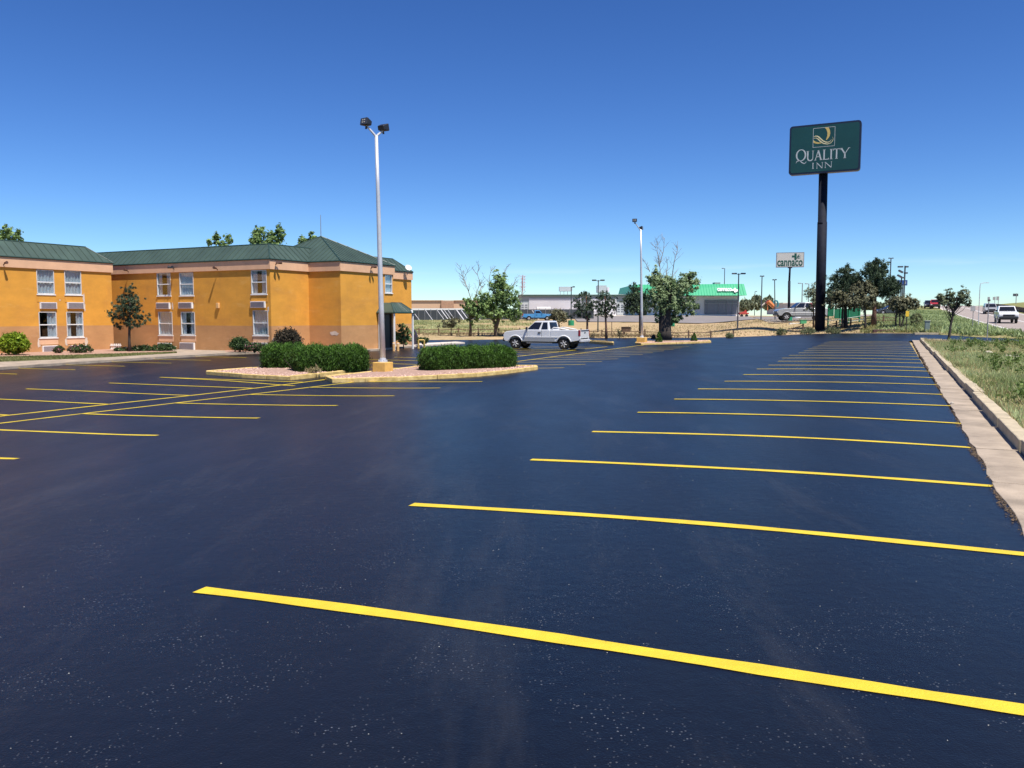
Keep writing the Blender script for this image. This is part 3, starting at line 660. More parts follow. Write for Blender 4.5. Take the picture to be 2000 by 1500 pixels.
# mansard roofs
def mansard(poly, inset=1.04, rise=1.02, skip=(), seam=.48):
    """poly in (p,q), counter-clockwise seen from above in (p,q)"""
    n_ = len(poly); out = .10
    def off(k_):
        r_ = []
        for i, p in enumerate(poly):
            a, c = poly[i-1], poly[(i+1) % n_]
            def nr(p0, p1): dx, dy = p1[0]-p0[0], p1[1]-p0[1]; L_ = math.hypot(dx, dy); return (-dy/L_, dx/L_)   # inward for ccw
            n1_, n2_ = nr(a, p), nr(p, c); d = 1+n1_[0]*n2_[0]+n1_[1]*n2_[1]; r_.append((p[0]+(n1_[0]+n2_[0])/d*k_, p[1]+(n1_[1]+n2_[1])/d*k_))
        return r_
    lo, hi = off(-out), off(inset); mb = MB(); z0, z1 = ZE+.03, ZE+rise
    B0 = [(*bp_(*p), z0) for p in lo]; T0 = [(*bp_(*p), z1) for p in hi]
    mb.add(B0+T0, [(i, (i+1) % n_, n_+(i+1) % n_, n_+i) for i in range(n_)] + [tuple(range(n_, 2*n_))])
    rf = part(mb, 'roof', M_grn)
    mb = MB()
    for i in range(n_):
        j = (i+1) % n_; a, c = Vector(B0[i]), Vector(B0[j]); mb.tube([a-Vector((0, 0, .03)), c-Vector((0, 0, .03))], .055, 6)
        mb.tube([Vector(T0[i]), Vector(T0[j])], .045, 6); mb.tube([a, Vector(T0[i])], .04, 6)
    part(mb, 'roof_trim', M_grd, rf)
    mb = MB()
    for i in range(n_):
        if i in skip: continue
        j = (i+1) % n_; a, c = Vector(B0[i]), Vector(B0[j]); ta, tc = Vector(T0[i]), Vector(T0[j]); d = c-a; L_ = d.length; dn = d.normalized()
        ua, uc = (ta-a).dot(dn), (tc-a).dot(dn); upv = (ta-a)-dn*ua; k = 1
        nn = d.cross(upv).normalized()
        while k*seam < L_:
            s_ = k*seam; f = 1.0
            if ua > 0 and s_ < ua: f = s_/ua
            if uc < L_ and s_ > uc: f = min(f, (L_-s_)/(L_-uc))
            p0 = a+dn*s_; p1 = p0+upv*f
            if f > .04:
                w_ = dn*.014; h_ = Vector((nn.x, nn.y, nn.z))*(.035 if nn.z > 0 else -.035)
                mb.add([p0-w_, p0+w_, p1+w_, p1-w_, p0-w_+h_, p0+w_+h_, p1+w_+h_, p1-w_+h_], [(0,3,2,1), (4,5,6,7), (0,1,5,4), (1,2,6,5), (2,3,7,6), (3,0,4,7)])
            k += 1
    sm = part(mb, 'standing_seam', M_grn, rf); sm['kind'] = 'stuff'
    return rf
mansard([(-8, 48.65), (36.7, 48.65), (36.7, 60), (-8, 60)])
mansard([(38.4, 36.37), (47.6, 36.37), (47.6, 37.4), (55.2, 37.4), (55.2, 60), (38.4, 60)])
# tower pyramid
tw = [(41.87, 33.77), (47.62, 33.77), (47.62, 41.6), (41.87, 41.6)]
tl = [(41.77, 33.67), (47.72, 33.67), (47.72, 41.7), (41.77, 41.7)]; apex = Vector((*bp_(44.75, 37.7), 7.12))
B0 = [Vector((*bp_(*p), ZE+.035)) for p in tl]
mb = MB(); mb.add(B0+[apex], [(i, (i+1) % 4, 4) for i in range(4)] + [(3, 2, 1, 0)]); rf = part(mb, 'roof', M_grn)
mb = MB()
for i in range(4): mb.tube([B0[i]-Vector((0, 0, .035)), B0[(i+1) % 4]-Vector((0, 0, .035))], .055, 6); mb.tube([B0[i], apex], .045, 6)
part(mb, 'roof_trim', M_grd, rf)
mb = MB()
for i in range(4):
    a, c = B0[i], B0[(i+1) % 4]; d = (c-a); L_ = d.length; dn = d.normalized(); ua = (apex-a).dot(dn); upv = (apex-a)-dn*ua; k = 1
    nn = d.cross(upv).normalized(); nn = nn if nn.z > 0 else -nn
    while k*.40 < L_:
        s_ = k*.40; f = min(s_/ua, (L_-s_)/(L_-ua)); p0 = a+dn*s_; p1 = p0+upv*f; w_ = dn*.013; h_ = nn*.035
        mb.add([p0-w_, p0+w_, p1+w_, p1-w_, p0-w_+h_, p0+w_+h_, p1+w_+h_, p1-w_+h_], [(0,3,2,1), (4,5,6,7), (0,1,5,4), (1,2,6,5), (2,3,7,6), (3,0,4,7)]); k += 1
sm = part(mb, 'standing_seam', M_grn, rf); sm['kind'] = 'stuff'
mb = MB(); mb.tube([apex-Vector((0, 0, .1)), apex+Vector((0, 0, 1.45))], [.03, .018], 6); part(mb, 'mast', M_gry)
# door and canopy
t0, t1, z0, z1 = d5[0][0], d5[0][1], ZB+.02, d5[0][3]
mb = MB(); W5.box(mb, t0, t1, z0, z1, -.14, -.10); dr = part(mb, 'door', mat('dark_door', (.02, .022, .024), .3))
mb = MB()
for a, b_ in ((t0, t0+.07), (t1-.07, t1)): W5.box(mb, a, b_, z0, z1, -.098, -.03)
W5.box(mb, t0+.07, t1-.07, z1-.08, z1, -.098, -.03); part(mb, 'door_frame', mat('door_frame_paint', (.06, .03, .03), .5), dr)
mb = MB(); W5.box(mb, t0+.16, t0+.2, z0+1.0, z0+1.35, -.097, -.06); part(mb, 'door_handle', M_rim, dr)
tc0 = W5.hit(737.5, 650)[0]; TW = 1.36; TL = 2.25; ze = 1.98
cn = lambda t, o, z: Vector(W5.pt(t, z, o))
lo = [cn(tc0-.1, .02, ze), cn(tc0-.1, TW+.08, ze), cn(tc0+TL+.15, TW+.08, ze), cn(tc0+TL+.15, .02, ze)]
hi = [cn(tc0+.55, .02, ze+.62), cn(tc0+.55, TW-.62, ze+.62), cn(tc0+TL-.5, TW-.62, ze+.62), cn(tc0+TL-.5, .02, ze+.62)]
mb = MB(); mb.add(lo+hi, [(0, 1, 5, 4), (1, 2, 6, 5), (2, 3, 7, 6), (4, 5, 6, 7), (3, 2, 1, 0)]); cr = part(mb, 'canopy_roof', M_grn)
mb = MB()
for a, b_ in ((0, 1), (1, 2), (2, 3)): mb.tube([lo[a]-Vector((0, 0, .06)), lo[b_]-Vector((0, 0, .06))], .06, 4)
mb.tube([lo[1], hi[1]], .03, 5); mb.tube([lo[2], hi[2]], .03, 5); mb.tube([hi[1], hi[2]], .03, 5); part(mb, 'roof_trim', M_grd, cr)
mb = MB()
for i in range(1, 8):
    s_ = i/8; a = lo[1].lerp(lo[2], s_); b_ = hi[1].lerp(hi[2], s_); mb.tube([a+Vector((0, 0, .015)), b_+Vector((0, 0, .015))], .014, 4)
part(mb, 'standing_seam', M_grn, cr)
for t, o in ((tc0+.05, .12), (tc0+.05, TW-.02), (tc0+TL, TW-.02)):
    mb = MB(); W5.box(mb, t-.05, t+.05, -.6, ze-.06, o-.05, o+.05); part(mb, 'canopy_post', M_wht)
mb = MB(); mb.tube([cn(tc0+TL-.35, TW+.12, ze+.12), cn(tc0+TL-.35, TW+.2, ze-.08)], [.09, .05], 8); part(mb, 'porch_lamp', M_wht)
# lights on the fascia, small fittings
def flood(w, px, py, two=True, m_=M_gry):
    t, z = w.hit(px, py); mb = MB(); mb.tube([w.pt(t, z-.1, .08), w.pt(t, z-.02, .2)], .03, 6)
    for s_ in ((-1, 1) if two else (0,)): mb.tube([w.pt(t+s_*.05, z, .2), w.pt(t+s_*.2, z+.03, .42)], [.05, .09], 8)
    part(mb, 'floodlight', m_)
M_rust = mat('rusty_fitting', (.10, .045, .03), .7)
flood(W1, 5, 514, False, M_rust); flood(W2, 253, 528, False, M_rust); flood(W2, 342, 523, True, M_blk); flood(W2, 427, 524, False, M_rust); flood(W3, 536, 514, True, M_rust); flood(W5, 722, 522, True, M_rust)
t, z = W2.hit(427, 597); mb = MB(); W2.box(mb, t-.11, t+.11, z-.17, z+.17, .0, .14); part(mb, 'wall_lamp', M_boll, bevel=.02)
t, z = W1.hit(201, 685); mb = MB(); W1.box(mb, t-.13, t+.13, z-.05, z+.05, .001, .05); part(mb, 'wall_vent', M_rust)
blob(W1, 163.5, 583, 2.2, 11); blob(W1, 165, 600, 2, 9); blob(W1, 76, 670, 3.5, 10); blob(W1, 130, 668, 4, 8); blob(W1, 168.5, 667, 4.5, 9); blob(W1, 117, 586, 1.5, 2)
blob(W2, 337, 598, 2.2, 7); blob(W2, 524, 604, 2.2, 6); blob(W2, 535, 668, 6, 10); blob(W4, 653, 651, 11, 4.5); blob(W4, 648, 676, 12, 2); blob(W2, 377, 598, 2, 6)
dish = empty('satellite_dish', at(797, 524, 65), 'small white satellite dish on the far roof corner of the motel', 'satellite dish')
mb = MB(); n_ = 14; mb.add([(0, 0, 0)]+[(.02+.1, .26*math.cos(6.283*i/n_), .26*math.sin(6.283*i/n_)) for i in range(n_)], [(0, 1+i, 1+(i+1) % n_) for i in range(n_)])
o = mb.build('reflector', M_wht, dish, fix=False); o.modifiers.new('s', 'SOLIDIFY').thickness = .015; o.rotation_euler = (0, R(-30), R(-60))
mb = MB(); mb.tube([(0, 0, 0), (-.05, .0, -.3), (-.1, .05, -.55)], .03, 6); mb.build('bracket', M_gry, dish); mb = MB(); mb.tube([(0, 0, -.1), (.15, -.3, .05)], .015, 5); mb.build('feed_arm', M_gry, dish)
# ---------------------------------------------------------------- plants
def leaves(cent, n_per, spread, size, asp=.5, up=0., outc=None, leaf_tri=False):
    cent = np.asarray(cent, float); N = len(cent)*n_per; C = np.repeat(cent, n_per, 0)
    d = RNG.normal(0, 1, (N, 3)); d /= np.linalg.norm(d, axis=1, keepdims=True); rr2 = np.abs(RNG.normal(.55, .38, (N, 1)))*np.repeat(RNG.uniform(.6, 1.55, len(cent)), n_per)[:, None]
    sp = np.repeat(np.broadcast_to(np.asarray(spread, float), (len(cent),)), n_per)[:, None]
    P_ = C + d*rr2*sp
    a = RNG.normal(0, 1, (N, 3)); a[:, 2] += up
    if outc is not None:
        nr_ = P_-np.asarray(outc)[None]; nr_ /= np.linalg.norm(nr_, axis=1, keepdims=True)+1e-9; nr_ = nr_*.7+d*.5+np.array([0, 0, .55])+RNG.normal(0, .45, (N, 3)); nr_ /= np.linalg.norm(nr_, axis=1, keepdims=True)
        a -= nr_*(a*nr_).sum(1, keepdims=True)
    a /= np.linalg.norm(a, axis=1, keepdims=True)
    b_ = np.cross(a, nr_ if outc is not None else RNG.normal(0, 1, (N, 3))); b_ /= np.linalg.norm(b_, axis=1, keepdims=True)+1e-9
    s_ = size*RNG.uniform(.5, 1.5, (N, 1)); A = a*s_; B = b_*s_*asp
    V = np.stack([P_-A, P_+B, P_+A, P_-B], 1).reshape(-1, 3); F = np.arange(N*4).reshape(-1, 4)
    cl = np.repeat(RNG.normal(0, .22, len(cent)), n_per)
    sh = np.clip(RNG.normal(.5, .2, N)+cl, 0, 1)
    return V, F, np.repeat(sh, 4)
DENS = .8
def blob_points(c, r, n_, surf=.5):
    d = RNG.normal(0, 1, (n_, 3)); d /= np.linalg.norm(d, axis=1, keepdims=True)
    rad = np.where(RNG.random(n_) < surf, RNG.uniform(.75, 1.0, n_), RNG.random(n_)**.4)[:, None]
    rad = rad*np.where(RNG.random(n_) < .2, RNG.uniform(1.0, 1.45, n_), .9)[:, None]
    lump = 1+.22*np.sin(d[:, :1]*5+c[0])*np.cos(d[:, 2:]*6+c[2]*2)
    return np.asarray(c)+d*rad*np.asarray(r)*lump+RNG.normal(0, .1, (n_, 3))*np.asarray(r)
def tree(name, label, base, Y, blobs, trunk_r, lm, bark=M_trunk, top=None, trunks=None, clumps=60, per=26, lsize=.09, bare=(), group=None, dense=1., asp=.55, cat='tree', spread=.28, up=.0, depthf=.85, limb=True):
    """base: (px,py) of the trunk foot, blobs: (px,py,rx,ry) of the crown in photo pixels, all at distance Y"""
    if Y is None: Y = tg(base[0], base[1]-1).y
    k = PX(Y); B_ = onH(base[0], Y); root = empty(name, B_, label, cat, group)
    def W_(px, py, dy=0.): p = at(px, py, Y); return Vector((p.x-B_.x, dy, p.z-B_.z))
    cen = []; rad = []
    for (px, py, rx, ry) in blobs:
        c = W_(px, py, RNG.uniform(-.25, .25)*rx*k); cen.append(c); rx, ry = rx*1.08, ry*1.05; rad.append((rx*k, min(rx, ry*1.5)*k*depthf, ry*k))
    mb = MB()
    for tr_ in (trunks or [[base, top or (blobs[0][0], blobs[0][1])]]):
        pts = [W_(*q[:2]) for q in tr_]; pts[0].z = min(pts[0].z, 0)-.05 if tr_[0][1] > base[1]-3 else pts[0].z
        P2 = []
        for i in range(len(pts)-1):
            for j in range(4): s_ = j/4; p = pts[i].lerp(pts[i+1], s_); p += Vector((RNG.normal(0, .02), RNG.normal(0, .02), 0))*min(1, i+j); P2.append(p)
        P2.append(pts[-1]); n_ = len(P2); rs = [trunk_r*(1.25 if i == 0 else 1-.68*i/n_) for i in range(n_)]
        mb.tube(P2, rs, 9)
        if limb:
            for c, r_ in zip(cen, rad):
                for q in range(3):
                    s_ = random.uniform(.5, .95); st = P2[int(s_*(n_-1))]; e = Vector(c)+Vector((random.uniform(-.5, .5)*r_[0], random.uniform(-.6, .6)*r_[1], random.uniform(-.2, .7)*r_[2]))
                    if e.z < st.z+.1: continue
                    mid = st.lerp(e, .5)+Vector((random.uniform(-.1, .1), random.uniform(-.1, .1), random.uniform(-.15, .1))); rr_ = trunk_r*.26
                    mb.tube([st, mid, e], [rr_, rr_*.6, rr_*.2], 6)
    mb.build('trunk', bark, root, smooth=True)
    Vs, Fs, Sh = [], [], []; off = 0; cnt = 0
    tot = sum(r_[0]*r_[2] for r_ in rad)
    for c, r_ in zip(cen, rad):
        nC = max(5, int(clumps*dense*DENS*r_[0]*r_[2]/tot)); pts = blob_points(c, r_, nC)
        V, F, s_ = leaves(pts, per, spread*min(1.4, max(.5, (r_[0]*r_[2])**.5)), lsize, asp, up, outc=(tuple(c) if asp > .25 else None)); Vs.append(V); Fs.append(F+off); Sh.append(s_); off += len(V)
    cr_ = np_mesh('crown', np.concatenate(Vs), np.concatenate(Fs), lm, np.concatenate(Sh), root)
    if bare:
        mb = MB()
        for br in bare:
            pts = [W_(q[0], q[1], RNG.uniform(-.3, .3)) for q in br]; n_ = len(pts); r0 = k*.9
            mb.tube(pts, [r0*(1-.75*i/(n_-1)) for i in range(n_)], 5)
            for i in range(n_-1):
                for q in range(4):
                    s_ = random.random(); a = pts[i].lerp(pts[i+1], s_); d = (pts[i+1]-pts[i]); L_ = d.length
                    e = a + d.normalized()*L_*random.uniform(.25, .5)+Vector((random.choice((-1, 1))*random.uniform(.15, .45)*L_, random.uniform(-.3, .3)*L_, random.uniform(0, .2)*L_))
                    m_ = a.lerp(e, .5)+Vector((0, 0, -.05)); mb.tube([a, m_, e], [r0*.42, r0*.3, r0*.14], 4)
                    for q2 in range(2):
                        a2 = a.lerp(e, random.uniform(.3, .9)); e2 = a2+Vector((random.uniform(-.25, .25)*L_, random.uniform(-.2, .2)*L_, random.uniform(.08, .3)*L_)); mb.tube([a2, e2], [r0*.22, r0*.1], 3)
        mb.build('bare_branch', M_bare, root)
    return root
def shrub(name, label, px, pb, w, h, Y, lm, n_=150, per=30, lsize=.05, group=None, zbase=None, cat='shrub', extra=None, shape=1., asp=.5, fl=None, flm=None, up=.3):
    """low plant: px centre, pb foot row, w,h size in pixels"""
    k = PX(Y); a, b_ = ray(px, pb); z = zbase if zbase is not None else CZ+b_*Y
    root = empty(name, (a*Y, Y, z), label, cat, group); W2_, H2 = w*k/2, h*k
    d = RNG.normal(0, 1, (n_, 3)); d /= np.linalg.norm(d, axis=1, keepdims=True); d[:, 2] = np.abs(d[:, 2])*RNG.choice([1, 1, -.6], n_)
    r_ = np.where(RNG.random(n_) < .65, RNG.uniform(.82, .98, n_), RNG.random(n_)**.5*.9)[:, None]
    c = d*r_*np.array([W2_, W2_*.9, H2*.56]); c[:, 2] += H2*.46; c[:, 2] = np.maximum(c[:, 2], .04)
    V, F, s_ = leaves(c, per, min(W2_, H2)*.22, lsize, asp, up); V[:, 2] = np.maximum(V[:, 2], .0)
    np_mesh('foliage', V, F, lm, s_, root)
    mb = MB()
    for i in range(6): aa = random.uniform(0, 6.28); mb.tube([(0, 0, -.03), (math.cos(aa)*W2_*.5, math.sin(aa)*W2_*.5, H2*.6)], [.03, .01], 5)
    mb.build('stem', M_trunkd, root)
    if fl:
        top = c[(c[:, 2] > H2*.35)]; idx_ = RNG.integers(0, len(top), fl); V, F, s_ = leaves(top[idx_]*1.04, 5, .07, .035, .9, .3); np_mesh('flower', V, F, flm, s_, root)['kind'] = 'stuff'
    return root
def hedge(label, cpts, w, h, seedn, zg):
    """clipped yew hedge: cpts centre line in (u,v)"""
    x0, y0 = xy(*cpts[0]); root = empty('hedge', (x0, y0, zg), label, 'hedge')
    n_ = seedn; seg = RNG.random(n_); P_ = np.array([xy(*p) for p in cpts]); L_ = np.linalg.norm(P_[1]-P_[0]); dirn = (P_[1]-P_[0])/L_; nr = np.array([-dirn[1], dirn[0]])
    face = RNG.random(n_); s_ = RNG.uniform(0, 1, n_); q = RNG.uniform(-1, 1, n_); zz = RNG.uniform(.03, 1, n_)
    top = face < .40; side = (face >= .40) & (face < .88); end = face >= .88
    zz = np.where(top, RNG.uniform(.88, 1.04, n_), zz); q = np.where(side, np.sign(q)*RNG.uniform(.85, 1.02, n_), q); s_ = np.where(end, np.where(s_ < .5, RNG.uniform(-.01, .03, n_), RNG.uniform(.97, 1.01, n_)), s_)
    bul = 1-.42*(zz**5)-.20*(1-zz)**2; q = q*bul; en = (s_-.5)*2; s_ = .5+.5*en*(1-.05*zz**4-.07*(1-zz)-.09*np.abs(q)**3)
    wav = (1+.05*np.sin(s_*9+q*3)+.04*np.sin(s_*23+1)+RNG.normal(0, .022, n_))*(1-.24*np.clip(np.abs(s_-.5)*2, 0, 1)**7)
    C = np.stack([P_[0][0]-x0+dirn[0]*L_*s_+nr[0]*w/2*q, P_[0][1]-y0+dirn[1]*L_*s_+nr[1]*w/2*q, zz*h*wav*(1-.06*q*q)], 1)
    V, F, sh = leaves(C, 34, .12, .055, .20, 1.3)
    hz = np.repeat(C[:, 2], 34*4)/h; sh = np.clip(sh*(.75+.5*(hz > .8)), 0, 1)  # lit top painted in: foliage near the top lighter, the rest darker
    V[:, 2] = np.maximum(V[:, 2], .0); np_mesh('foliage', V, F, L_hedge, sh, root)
    # dark woody core so that the hedge is not hollow
    mb = MB()
    for i in range(int(L_*5)):
        s__ = (i+.5)/int(L_*5); p = dirn*L_*s__
        for e in range(4): mb.tube([(p[0], p[1], -.02), (p[0]+random.uniform(-.4, .4), p[1]+random.uniform(-.4, .4)*w, h*random.uniform(.6, .85))], [.025, .01], 5)
    mb.build('stem', M_trunkd, root)
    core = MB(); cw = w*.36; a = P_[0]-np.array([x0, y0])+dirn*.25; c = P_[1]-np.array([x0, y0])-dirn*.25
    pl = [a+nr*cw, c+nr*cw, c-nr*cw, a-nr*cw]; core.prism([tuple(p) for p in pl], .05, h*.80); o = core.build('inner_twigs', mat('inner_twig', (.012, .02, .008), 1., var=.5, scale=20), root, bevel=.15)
    return root
ZI = -.66+.12
def lu(px, py, z): x_, y_ = gzp(px, py, z); return uv(x_, y_)
def hp(px, Y_): return uv(ray(px, 617)[0]*Y_, Y_)
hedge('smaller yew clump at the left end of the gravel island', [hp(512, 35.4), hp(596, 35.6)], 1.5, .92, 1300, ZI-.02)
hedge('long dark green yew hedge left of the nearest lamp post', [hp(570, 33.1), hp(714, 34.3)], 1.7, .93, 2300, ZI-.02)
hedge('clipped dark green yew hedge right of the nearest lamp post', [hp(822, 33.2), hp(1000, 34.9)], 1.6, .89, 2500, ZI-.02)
# shrubs by the motel
shrub('shrub', 'rounded bright yellow-green shrub at the far left by the motel wall', 29, 695, 50, 43, 46.5, L_brt, 230, 34, .07, asp=.6)
shrub('shrub', 'small round dark green shrub beside pink roses at the motel', 468.5, 687, 37, 27, 50.2, L_dsh, 170, 30, .05)
shrub('shrub', 'dark purple-brown round shrub in front of the ochre corner', 562, 687, 51, 43, 47.5, L_pur, 260, 34, .05)
shrub('rose_bush', 'pink rose bush at the left air conditioner of the left wing', 115, 690, 21, 14, 48.7, L_dsh, 60, 20, .05, fl=30, flm=L_pink, cat='rose bush')
shrub('rose_bush', 'wide pink rose bush before the second air conditioner from the left', 157, 690, 46, 16, 49, L_dsh, 110, 20, .05, fl=60, flm=L_pink, cat='rose bush')
shrub('rose_bush', 'pink rose bush between the two round shrubs by the motel', 497, 688, 36, 18, 49.6, L_dsh, 100, 20, .05, fl=90, flm=L_pink, cat='rose bush')
shrub('flowering_plant', 'low leafy plants with cream flowers left of the young pine trunk', 238, 689.5, 30, 11, 51.5, L_dsh, 80, 24, .05, fl=20, flm=L_yelf, cat='flowering plant')
shrub('flowering_plant', 'low leafy plants with cream flowers right of the young pine trunk', 278, 689, 44, 14, 51.8, L_dsh, 110, 24, .05, fl=24, flm=L_yelf, cat='flowering plant')
shrub('flowering_plant', 'low leafy plants under the paired windows of the recessed wall', 320, 688.5, 46, 16, 52, L_dsh, 120, 24, .05, fl=14, flm=L_yelf, cat='flowering plant')
shrub('ornamental_grass', 'tuft of dry ornamental grass behind the long hedge', 535, 687, 14, 20, 49.5, L_dry, 40, 24, .12, asp=.12, up=2., cat='grass tuft')
shrub('ornamental_grass', 'dry twiggy weeds at the left end of the gravel island', 612, 731, 30, 15, 31.5, L_dry, 20, 16, .07, asp=.12, up=1.5, zbase=ZI, cat='grass tuft')
tree('porch_bush', 'tall loose green bush seen between the porch posts', (788, 674), 58.5, [(786, 645, 11, 10), (796, 655, 11, 11), (780, 658, 11, 12), (790, 666, 14, 8), (784, 636, 6, 5)], .04, leafmat('bush_leaf', (.08, .13, .04), (.32, .42, .15), .35), clumps=170, per=26, lsize=.06, spread=.2, cat='bush', top=(787, 650))
shrub('shrub', 'low green bush behind the yellow guard rail', 826, 672, 26, 13, 62, L_dsh, 70, 22, .05)
# small conical shrubs on the far island
for px, pb, lab in ((1286.5, 668.5, 'left'), (1355.5, 666, 'right')):
    Y_ = gnd(px, pb+3).y; root = empty('conical_shrub', (*at(px, pb, Y_).xy, float(g(uv(*at(px, pb, Y_).xy)[0]))+.12), 'small conical evergreen, the %s one of two on the far island' % lab, 'shrub', 'small conical evergreens on the far island')
    hh = (20 if lab == 'left' else 16)*PX(Y_); n_ = 130; zz = RNG.random(n_)**1.2; an = RNG.uniform(0, 6.28, n_); rr_ = .28*np.sin(np.minimum(1, (1-zz)*1.15+.02)*1.5)*RNG.uniform(.7, 1.05, n_)
    V, F, s_ = leaves(np.stack([np.cos(an)*rr_, np.sin(an)*rr_, zz*hh], 1), 20, .06, .04, .35, .8); V[:, 2] = np.maximum(V[:, 2], 0); np_mesh('foliage', V, F, L_hedge, s_, root)
    mb = MB(); mb.tube([(0, 0, -.02), (0, 0, hh*.8)], [.03, .01], 5); mb.build('stem', M_trunkd, root)
# young pine in the lawn strip by the recessed corner
tree('young_pine', 'young dark pine standing alone in front of the motel corner', (253.5, 690), 51.0,
     [(251, 570, 12, 17), (246, 594, 22, 17), (259, 592, 20, 17), (232, 617, 18, 14), (256, 612, 22, 18), (277, 618, 15, 10), (243, 634, 24, 9), (266, 634, 18, 8), (219, 612, 7, 6)], .09, L_pine, M_trunkd, top=(252, 575), clumps=330, per=34, lsize=.075, asp=.2, spread=.16, dense=1.15)
# tree tops rising behind the motel
bt = 'treetops behind the motel roof'
tree('tree', 'leafy treetop behind the left wing roof at the photo edge', (20, 640), 80, [(4, 456, 16, 15), (24, 458, 13, 16), (38, 470, 9, 9), (14, 478, 26, 14), (-10, 470, 20, 24)], .22, L_cott, clumps=170, per=26, lsize=.13, group=bt, top=(15, 478))
tree('tree', 'sparse treetop behind the middle of the long green roof', (432, 640), 90, [(410, 471, 6, 10), (422, 466, 7, 13), (434, 476, 10, 8), (447, 464, 7, 14), (430, 490, 24, 10)], .2, L_cott, clumps=130, per=26, lsize=.13, group=bt, top=(430, 490))
tree('tree', 'broad double treetop behind the green roof left of the pyramid', (522, 640), 84, [(500, 462, 14, 17), (508, 452, 9, 12), (527, 466, 17, 16), (545, 458, 11, 19), (520, 484, 34, 12)], .25, L_cott, clumps=230, per=28, lsize=.13, group=bt, top=(520, 484))
tree('tree', 'small treetop just left of the pyramid roof', (599, 640), 88, [(592, 473, 10, 13), (607, 468, 8, 13), (600, 485, 18, 9)], .2, L_cott, clumps=110, per=26, lsize=.13, group=bt, top=(600, 484))
# trees beyond the lot
tree('cottonwood', 'leafy tree with tall bare grey branches beside the rail fence', (918, 659.5), 84, [(921, 600, 17, 14), (935, 585, 16, 15), (910, 592, 11, 14), (928, 618, 16, 14), (944, 602, 14, 16)], .15, L_cott, top=(921, 590), clumps=170, per=30, lsize=.11,
     bare=[[(922, 590), (912, 560), (902, 535), (897, 518)], [(925, 588), (935, 560), (948, 540)], [(912, 560), (905, 545), (918, 520)], [(935, 575), (940, 560), (932, 535), (936, 516)]])
tree('cottonwood', 'wide forked cottonwood directly behind the hood of the white pickup', (968, 658.5), 85, [(975, 558, 18, 22), (985, 580, 24, 20), (960, 590, 22, 18), (1000, 598, 18, 18), (970, 612, 26, 14), (948, 598, 16, 16), (1002, 616, 15, 12), (978, 545, 9, 14)], .20, L_cott,
     trunks=[[(968, 658.5), (968, 634), (957, 612), (952, 590)], [(968, 640), (978, 615), (985, 580), (978, 552)]], clumps=420, per=32, lsize=.11,
     bare=[[(952, 590), (957, 560), (956, 540), (962, 522)], [(990, 570), (1003, 556), (1010, 540)], [(985, 560), (984, 535), (990, 520)], [(1010, 590), (1018, 575), (1022, 558)]])
tree('small_tree', 'small thin tree with brownish leaves in the dry grass by the fence', (881, 656), 86, [(876, 632, 16, 9), (888, 626, 10, 9), (866, 636, 9, 5)], .05, L_oliv, top=(881, 626), clumps=70, per=20, lsize=.09)
tree('small_tree', 'small brown-green tree behind the cab of the white pickup', (1092, 637), 112, [(1090, 615, 17, 11), (1100, 622, 12, 8), (1082, 620, 12, 9)], .10, L_oliv, top=(1091, 612), clumps=110, per=24, lsize=.12)
for lab, b_, bl, Y_ in (('dark open pine left of the double-headed lamp on the dry verge', (1148, 658), [(1141, 577, 12, 10), (1130, 592, 13, 11), (1152, 592, 13, 11), (1140, 604, 18, 10), (1126, 612, 11, 8), (1112, 616, 6, 5), (1148, 618, 11, 7), (1160, 602, 8, 8)], 84),
                      ('dark open pine right of the double-headed lamp on the dry verge', (1184.5, 657), [(1183, 578, 13, 9), (1175, 592, 14, 11), (1194, 592, 13, 12), (1184, 606, 17, 10), (1170, 610, 9, 8), (1200, 600, 7, 7), (1190, 618, 8, 6)], 85)):
    tree('pine', lab, b_, Y_, bl, .13, L_pine, mat('pine_bark', (.16, .085, .06), .95, var=.4, scale=8), top=(b_[0]-3, 578), clumps=200, per=28, lsize=.11, asp=.22, spread=.25, group=None)
tree('pine', 'dense dark pine left of the big cottonwood before the metal shed', (1252, 658), 90, [(1240, 575, 17, 14), (1228, 590, 13, 13), (1247, 592, 18, 16), (1236, 605, 18, 9), (1256, 606, 14, 9), (1240, 562, 9, 9)], .22, L_pine, M_trunkd, top=(1248, 575), clumps=330, per=34, lsize=.11, asp=.25)
tree('cottonwood', 'large pale cottonwood with dead branches on top right of the second lamp post', (1297, 653.5), 83,
     [(1278, 545, 16, 18), (1300, 556, 26, 20), (1330, 558, 20, 20), (1352, 552, 13, 18), (1278, 580, 24, 22), (1306, 588, 28, 22), (1338, 590, 20, 22), (1352, 602, 12, 12), (1320, 612, 18, 14), (1290, 612, 14, 10), (1283, 624, 7, 6), (1318, 626, 12, 8), (1346, 538, 16, 8)], .55, L_cotb, M_trunkd,
     trunks=[[(1297, 653.5), (1295, 600), (1290, 545)], [(1300, 652), (1304, 600), (1314, 545)]], clumps=520, per=32, lsize=.115,
     bare=[[(1290, 550), (1289, 520), (1286, 500), (1279, 480)], [(1289, 515), (1296, 490), (1298, 465)], [(1312, 545), (1316, 510), (1322, 490), (1324, 470)], [(1289, 520), (1284, 498), (1285, 470)], [(1270, 530), (1262, 515), (1256, 506)], [(1300, 540), (1303, 520), (1302, 505)]])
jr = 'scrubby trees around the foot of the tall sign'
tree('juniper', 'slender grey-green tree just left of the tall sign pole', (1589, 641), None, [(1588, 560, 6, 11), (1587, 577, 12, 12), (1578, 570, 8, 9), (1590, 592, 13, 10), (1583, 602, 9, 6), (1596, 580, 8, 12)], .10, L_jun, top=(1588, 560), clumps=170, per=28, lsize=.1, asp=.3)
